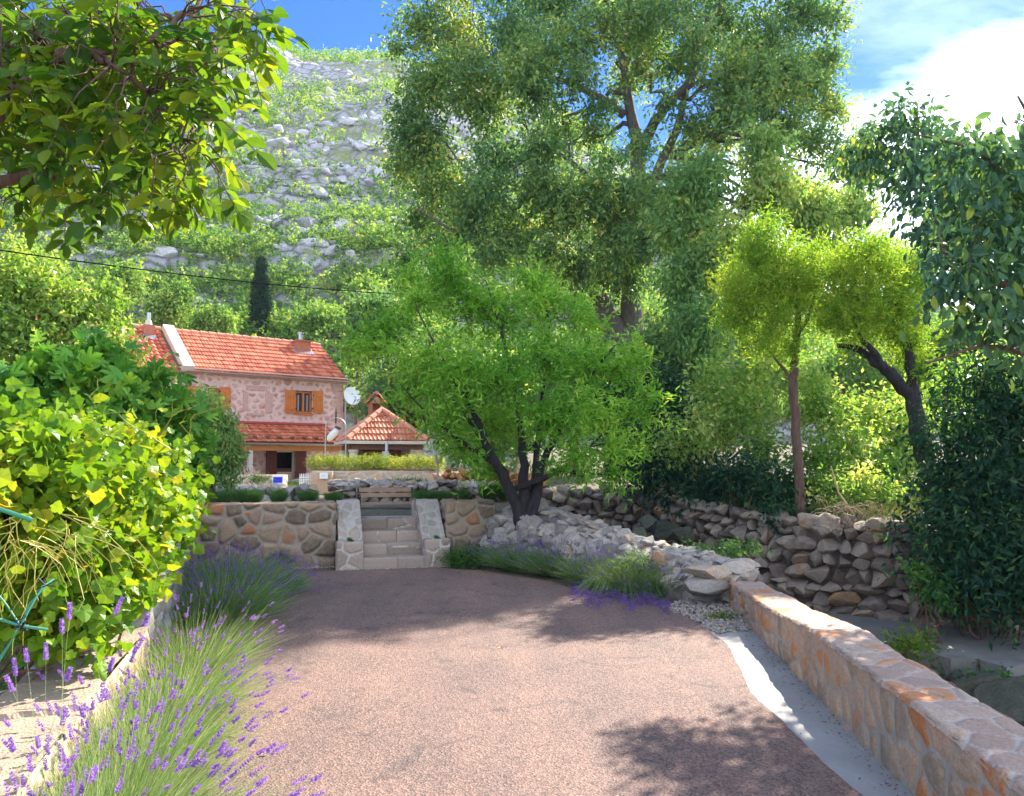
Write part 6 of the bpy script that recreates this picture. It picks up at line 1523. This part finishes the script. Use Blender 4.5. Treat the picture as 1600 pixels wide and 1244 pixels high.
def lavender(label, x, y, r, h, nb, nf, seed, lean=(0, 0), leaf=LF_LAV, fl=LF_LFL, z=0.0, scale=1.0, bw=.0017, wh=6, per=5, group='lavender plants', name='lavender_plant', low=.45, fh=1.25, spread=1.0):
    rng = np.random.default_rng(seed); root = thing(name, label, 'lavender', (x, y, z), 0, group)
    def gen(n, hmin, hmax, sp):
        an = rng.random(n) * 2 * math.pi; rr = r * np.sqrt(rng.random(n)) * .55
        base = np.stack([x + np.cos(an) * rr, y + np.sin(an) * rr, np.full(n, z)], 1)
        out = np.stack([np.cos(an), np.sin(an), np.zeros(n)], 1)
        hh = rng.uniform(hmin, hmax, n) * h; o = (rr / (r * .55)) ** .8 * sp * rng.uniform(.5, 1.1, n)
        tv = np.stack([np.zeros(n), np.zeros(n), hh * np.clip(1 - .35 * o, .3, 1)], 1) + out * (o * r * .75)[:, None] + rng.normal(size=(n, 3)) * .055 * h / .5
        tv[:, 0] += lean[0] * hh; tv[:, 1] += lean[1] * hh
        bd = out * (o * hh * .26)[:, None] + rng.normal(size=(n, 3)) * .05 * hh[:, None] + np.array([lean[0], lean[1], -.12]) * hh[:, None] * .5
        return base, tv, bd
    mb = MB(); b_, tv, bd = gen(nb, low, 1.0, 1.0 * spread)
    blades(mb, b_, tv, rng.uniform(.6, 1.4, nb) * bw, np.clip(rng.normal(.45, .30, nb), 0, 1), 4, bd)
    b2, tv2, bd2 = gen(nf, .8, fh, 1.15 * spread)
    tips = blades(mb, b2, tv2, np.full(nf, bw * .75), np.clip(rng.normal(.7, .2, nf), 0, 1), 4, bd2)
    mb.build('stems', leaf, root)
    fb = MB(); dd = tv2 + 2 * bd2; spikes(fb, tips, dd, rng.uniform(.03, .062, nf) * scale, rng, wh, per); fb.build('flowers', fl, root)
    return root
GRL = None
wx = lambda y: float(np.interp(y, [1.4, 3.1, 6, 8, 11.3], [-1.35, -1.88, -2.72, -3.35, -4.55]))
for k, (dx, y, r, h, nb, nf, ln, lab) in enumerate(((.32, 2.35, .38, .50, 2300, 70, (.05, -.10), 'nearest lavender plant at the bottom edge, beside the low wall'),
        (.32, 2.95, .42, .52, 2800, 150, (.16, -.02), 'large lavender plant spilling its purple spikes furthest over the driveway'),
        (.30, 3.55, .38, .50, 2600, 90, (.06, 0), 'lavender plant third from the front, with tall pale stems against the slab wall'),
        (.30, 4.25, .40, .48, 2600, 75, (.06, .03), 'lavender plant half way along the low wall, with scattered upright spikes'),
        (.32, 5.1, .42, .47, 2500, 65, (.09, .03), 'lavender plant where the low wall ends, with spikes over the driveway edge'),
        (.34, 6.1, .45, .52, 2000, 50, (.06, .03), 'pale straw-tipped lavender plant at the start of the tall grey wall'))):
    lavender(lab, wx(y) + dx, y, r, h, nb, nf, 200 + k, ln, group='lavender along the left wall')
# a few long stalks over the wall
rng = np.random.default_rng(88); fb = MB(); sb = MB(); root = thing('lavender_plant', 'sparse lavender with long stalks leaning left across the slab top of the low wall', 'lavender', (wx(2.6) + .1, 2.6, 0), 0, 'lavender along the left wall')
tips = np.array([tuple(P(px, py, 2.55 + rng.random() * .5)) for px, py in ((108, 962), (97, 985), (72, 1025), (42, 1030), (24, 1050), (18, 1075), (182, 955), (226, 975), (212, 1015), (105, 1060), (20, 1170), (60, 1165), (98, 1128), (160, 1090), (196, 1100), (172, 1045), (130, 1118), (205, 1030), (112, 1150))])
n = len(tips); b_ = np.stack([wx(2.6) + .22 + rng.normal(size=n) * .08, 2.6 + rng.normal(size=n) * .12, np.zeros(n)], 1)
bd = np.stack([(tips[:, 0] - b_[:, 0]) * .45, np.zeros(n), np.full(n, -.03)], 1)
blades(sb, b_, tips - b_ - bd, np.full(n, .0016), np.full(n, .7), 5, bd); 
for k in range(n):
    fb = MB(); spikes(fb, tips[k:k + 1], (tips - b_ + bd)[k:k + 1], rng.uniform(.035, .06, 1), rng, 7, 6); fb.build('flower_head', LF_LFL, root)
sb.build('stems', LF_LAV, root)
# shaded clumps in the corner
for k, (dx, y, r, h, nb, nf, lab) in enumerate(((.45, 8.0, .55, .52, 2600, 170, 'bluish lavender clump in the shade below the tall grey wall'), (.55, 9.2, .62, .56, 3000, 230, 'large dark lavender clump with dense violet spikes beside the terrace wall'), (.45, 10.3, .5, .50, 2200, 140, 'lavender clump in the far left corner of the driveway'), (1.05, 9.6, .38, .36, 1500, 150, 'low lavender clump reaching onto the driveway in the shade'))):
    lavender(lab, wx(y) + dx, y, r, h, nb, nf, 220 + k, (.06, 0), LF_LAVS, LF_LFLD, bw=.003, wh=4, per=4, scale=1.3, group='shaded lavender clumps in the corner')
# right border below the rubble bank
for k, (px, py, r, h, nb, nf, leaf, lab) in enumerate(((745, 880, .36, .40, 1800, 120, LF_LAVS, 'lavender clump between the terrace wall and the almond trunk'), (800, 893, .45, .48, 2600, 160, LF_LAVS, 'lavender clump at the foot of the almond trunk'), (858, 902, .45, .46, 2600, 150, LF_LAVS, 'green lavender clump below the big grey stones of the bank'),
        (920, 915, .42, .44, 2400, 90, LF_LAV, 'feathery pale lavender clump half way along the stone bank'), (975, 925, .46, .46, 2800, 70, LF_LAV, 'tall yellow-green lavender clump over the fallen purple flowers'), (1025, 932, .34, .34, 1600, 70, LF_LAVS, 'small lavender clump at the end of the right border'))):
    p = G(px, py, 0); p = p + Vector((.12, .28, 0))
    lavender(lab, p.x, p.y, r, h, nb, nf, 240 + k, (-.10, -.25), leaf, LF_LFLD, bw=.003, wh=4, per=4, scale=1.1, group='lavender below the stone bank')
rng = np.random.default_rng(91)   # flowers lying on the asphalt edge
n = 420; px = rng.uniform(893, 1048, n); py = 925 + (px - 900) * .10 + rng.normal(size=n) * 7 + 4 * np.sin(px * .11)
bs_ = np.array([tuple(G(a, b, .02 + .05 * rng.random())) for a, b in zip(px, py)])
dr_ = np.stack([rng.normal(size=n) - .8, rng.normal(size=n) * .6 - .5, rng.normal(size=n) * .35], 1)
root = thing('lavender_plant', 'low sprawl of deep purple lavender flowers lying on the driveway edge', 'lavender', tuple(G(975, 935, 0)), 0, 'lavender below the stone bank')
mb = MB(); spikes(mb, bs_, dr_, rng.uniform(.04, .08, n), rng, 5, 4); mb.build('flowers', LF_LFLD, root)
mb = MB(); e_ = np.array([tuple(G(975 + (a - 975) * .7, 905, .15)) for a in px]); blades(mb, e_, bs_ - e_, np.full(n, .0022), rng.random(n) * .8, 4, np.tile([0, 0, 0.0], (n, 1))); mb.build('stems', LF_LAVS, root)
# weeds and grasses
def weed(label, px, py, z, r, h, n, L, seed, leaf=LF_WEED, wr=.5, kind='weed', Y=None, name='weed'):
    p = G(px, py, z) if Y is None else P(px, py, Y)
    B = [(p.x + dx * r * .5, p.y + .1, p.z + h * .45, r * .7, r * .6, h * .5) for dx in (-1, 0, 1)]
    return bush(name, label, B, n, L, leaf, seed, wr=wr, sticks=5, cat=kind, zb=p.z, r0=.006)
weed('leafy dark weed against the parapet end', 1120, 925, 0, .28, .22, 900, .06, 300)
weed('bright trailing weed on top of the stone bank end', 1105, 868, .40, .40, .08, 520, .055, 301)
weed('bright weed with a tall shoot in the rubble bank', 1165, 868, .35, .22, .18, 420, .055, 302)
weed('small pale tuft on the gravel beside the concrete strip', 1138, 970, 0, .14, .06, 260, .035, 303, LF_GRASS)
weed('fresh green fern-like weed in the stream bed behind the parapet', 1435, 1035, -.75, .28, .28, 620, .10, 304, LF_GRASS, .3)
weed('yellowish weed among the stream boulders', 1565, 1082, -.8, .22, .16, 360, .06, 305)
weed('low green weed on the stream stones', 1505, 1058, -.85, .3, .14, 420, .06, 306)
weed('green weed growing at the foot of the old wall on the ledge', 1525, 985, -.62, .14, .34, 260, .07, 307)
weed('tuft of dark rosemary at the foot of the left terrace wall', 436, 893, 0, .15, .30, 1500, .045, 308, LF_ROS, .18)
weed('leafy weeds at the foot of the terrace wall right of the steps', 725, 887, 0, .36, .30, 1800, .06, 309, LF_WEED, .3)
weed('yellow-green lime shoots low in the right border', 1000, 905, .15, .3, .3, 1200, .06, 310, LF_LAV, .4)
weed('small tuft in a joint of the old wall', 1352, 958, -.6, .08, .12, 120, .05, 311)
weed('tuft of pale plants on top of the dry wall behind the low stone wall', 404, 752, 1.25, .22, .10, 420, .05, 312, LF_LEFT, .4, Y=15.2)
weed('mossy green patch on the rubble behind the bench', 640, 753, 1.2, .35, .06, 600, .04, 313, LF_WEED, .4, Y=16.2)
def grass(x0, x1, y0, y1, z, n, h, seed, leaf, test=None):
    rng = np.random.default_rng(seed); mb = MB(); x = rng.uniform(x0, x1, n); y = rng.uniform(y0, y1, n)
    if test is not None: k = test(x, y); x, y = x[k], y[k]; n = len(x)
    zz = np.array([max(z, zg(a, b)) if z > -5 else zg(a, b) for a, b in zip(x, y)])
    tv = rng.normal(size=(n, 3)) * h * .35; tv[:, 2] = rng.uniform(.4, 1.1, n) * h
    blades(mb, np.stack([x, y, zz - .01], 1), tv, rng.uniform(.003, .006, n), np.clip(rng.normal(.5, .25, n), 0, 1), 3, rng.normal(size=(n, 3)) * h * np.array([.3, .3, 0]))
    return tag(mb.build('grass', leaf), kind='stuff')
grass(-6.5, -1.9, 1.8, 9, -9, 26000, .16, 92, LF_GRASS, lambda x, y: x < np.interp(y, [1.4, 3.1, 6, 8, 11.3], [-1.35, -1.88, -2.72, -3.35, -4.55]) - .45)
grass(3, 9, 10, 20, -9, 16000, .28, 93, LF_GRASS, lambda x, y: np.array([zg(a, b) > .6 for a, b in zip(x, y)], bool))
grass(-16, 4, 19.6, 34, -9, 26000, .12, 94, LF_GRASS)
# garden stones beside the low wall
mb = MB(); rng = np.random.default_rng(93)
for px, py, s in ((60, 1052, .28), (40, 1075, .24), (120, 1040, .30), (150, 1032, .3), (10, 1090, .2)): rock(mb, G(px, py, .0), (s, s * .8, s * .6), rng, 4, .2)
tag(mb.build('garden_stones', M_RUB), 'few pale rough stones lying in the grass behind the low wall', 'stones', kind='stuff')
# rosemary clumps on the terrace
pro = None
for k, (px, w, hh) in enumerate(((318, 20, 24), (350, 20, 20), (376, 20, 22), (398, 22, 22), (437, 20, 21), (482, 24, 20), (523, 22, 16), (664, 28, 17), (692, 24, 16), (725, 18, 17), (765, 26, 26), (788, 20, 30))):
    t = (P(px, 780, 12.0).x - O0.x) / UX; q_ = None
    base = TW(0, 0)
    # point on the line v = 1.25 of the terrace frame under this pixel
    for tt in np.linspace(-4, 4, 400):
        c = TW(tt, 1.12, .9)
        if abs(PX(np.array(tuple(c)))[0] - px) < 2.5: q_ = c; break
    if q_ is None: continue
    q_.z = .93
    s = w / F * q_.y / .62; sz_ = hh / F * q_.y / .29
    if pro is None or k % 3 == 0:
        pro = thing('rosemary_bush', 'x', 'bush', (0, 0, 0), 0, 'rosemary along the terrace wall'); rr = np.random.default_rng(k)
        mb = MB(); nbl = 2600; an = rr.random(nbl) * 6.28; ra = np.sqrt(rr.random(nbl)) * .2; b_ = np.stack([np.cos(an) * ra, np.sin(an) * ra, np.zeros(nbl)], 1)
        ts = b_ * .9 + rr.normal(size=(nbl, 3)) * .045; ts[:, 2] = rr.uniform(.12, .30, nbl)
        blades(mb, b_, ts, np.full(nbl, .005), np.clip(rr.normal(.45, .22, nbl), 0, 1), 3, b_ * .4)
        crown(mb, [(0, 0, .16, .24, .22, .12)], 2200, .035, .25, T_S, k, 8, .08, -.8, .4); mb.build('foliage', LF_ROS, pro, world=False)
        s0 = MB()
        for q in range(4): s0.tube([(0, 0, -.05), (rr.normal() * .06, rr.normal() * .06, .12)], [.01, .004], 4)
        s0.build('stems', M_BARKB, pro, world=False); o_ = pro; o_.location = q_; o_.scale = (s, s, sz_)
    else: o_ = dup(pro, q_, rng.random() * 6, (s, s, sz_))
    o_['label'] = ['leftmost rosemary tuft on the terrace wall, beside the vine', 'second rosemary tuft from the left on the terrace wall', 'third rosemary tuft from the left, touching the fourth', 'fourth rosemary tuft from the left, in front of the low stone wall', 'lone rounded rosemary tuft below the blue sign', 'wide rosemary tuft below the planter pier',
                   'small rosemary tuft just left of the steps', 'rosemary tuft directly right of the bench', 'rosemary tuft second to the right of the bench', 'small rosemary tuft half way to the almond tree', 'tall dark rosemary tuft left of the almond trunk', 'tallest rosemary tuft touching the almond stems'][k]
# wispy plants in front of the porch
mb = MB(); rng = np.random.default_rng(95)
for _ in range(46):
    a = P(rng.uniform(368, 404), 744, 19); h = rng.uniform(.08, .24); mb.tube([a, a + Vector((rng.normal() * .03, 0, h * .6)), a + Vector((rng.normal() * .06, 0, h))], [.006, .006, .004], 4)
tag(mb.build('dry_flower_stalks', mat_plain('pinkish_stalk', (.45, .30, .30), .8)), 'pinkish wispy dry flower stalks on the low stone wall below the porch', 'plant')
# leaves and twigs dropped along the parapet and on the driveway
mb = MB(); rng = np.random.default_rng(96)
n = 480; y = rng.uniform(2.6, 8.6, n); x = np.interp(y, pl[:, 1], pl[:, 0]) - .03 - np.abs(rng.normal(size=n)) * .07
z_ = np.full(n, .003); leaves(mb, np.stack([x, y, z_], 1), rng.normal(size=(n, 3)) * np.array([1, 1, .15]), rng.uniform(.008, .028, n), .35, T_S, rng, 3.0)
n = 260; y = rng.uniform(2.6, 11, n); x = rng.uniform(-2.5, 2.0, n); k = x > np.interp(y, [2.6, 6, 11], [-1.5, -2.2, -3]); x, y = x[k], y[k]; n = len(x)
leaves(mb, np.stack([x, y, np.full(n, .011)], 1), rng.normal(size=(n, 3)) * np.array([1, 1, .1]), rng.uniform(.008, .02, n), .4, T_S, rng, 3.0)
tag(mb.build('leaf_litter', mat_plain('dead_leaf', (.12, .075, .04), .8)), kind='stuff')
mb = MB(); p = G(782, 1012, .012); leaves(mb, np.array([tuple(p)] * 3), np.array([(1, .3, .1), (-.4, 1, .2), (-.6, -.7, .1)]), .035, .45, T_S, rng, 3.0)
tag(mb.build('fallen_leaf', mat_plain('yellow_leaf', (.65, .38, .03), .6)), 'single yellow fallen leaf lying in the middle of the sunlit driveway', 'leaf')

# ================================================================== the air
mb = MB(); mb.box((0, 99, 61), (604, 410, 130))
m = bpy.data.materials.new('air'); m.use_nodes = True; t = m.node_tree; t.nodes.clear()
o = N(t, 'ShaderNodeOutputMaterial'); v = N(t, 'ShaderNodeVolumePrincipled', i={'Color': (0.78, 0.86, 1.0, 1), 'Density': 0.0002, 'Anisotropy': 0.2})
LK(t, v.outputs[0], o.inputs['Volume'])
tag(mb.build('haze', m), kind='stuff')
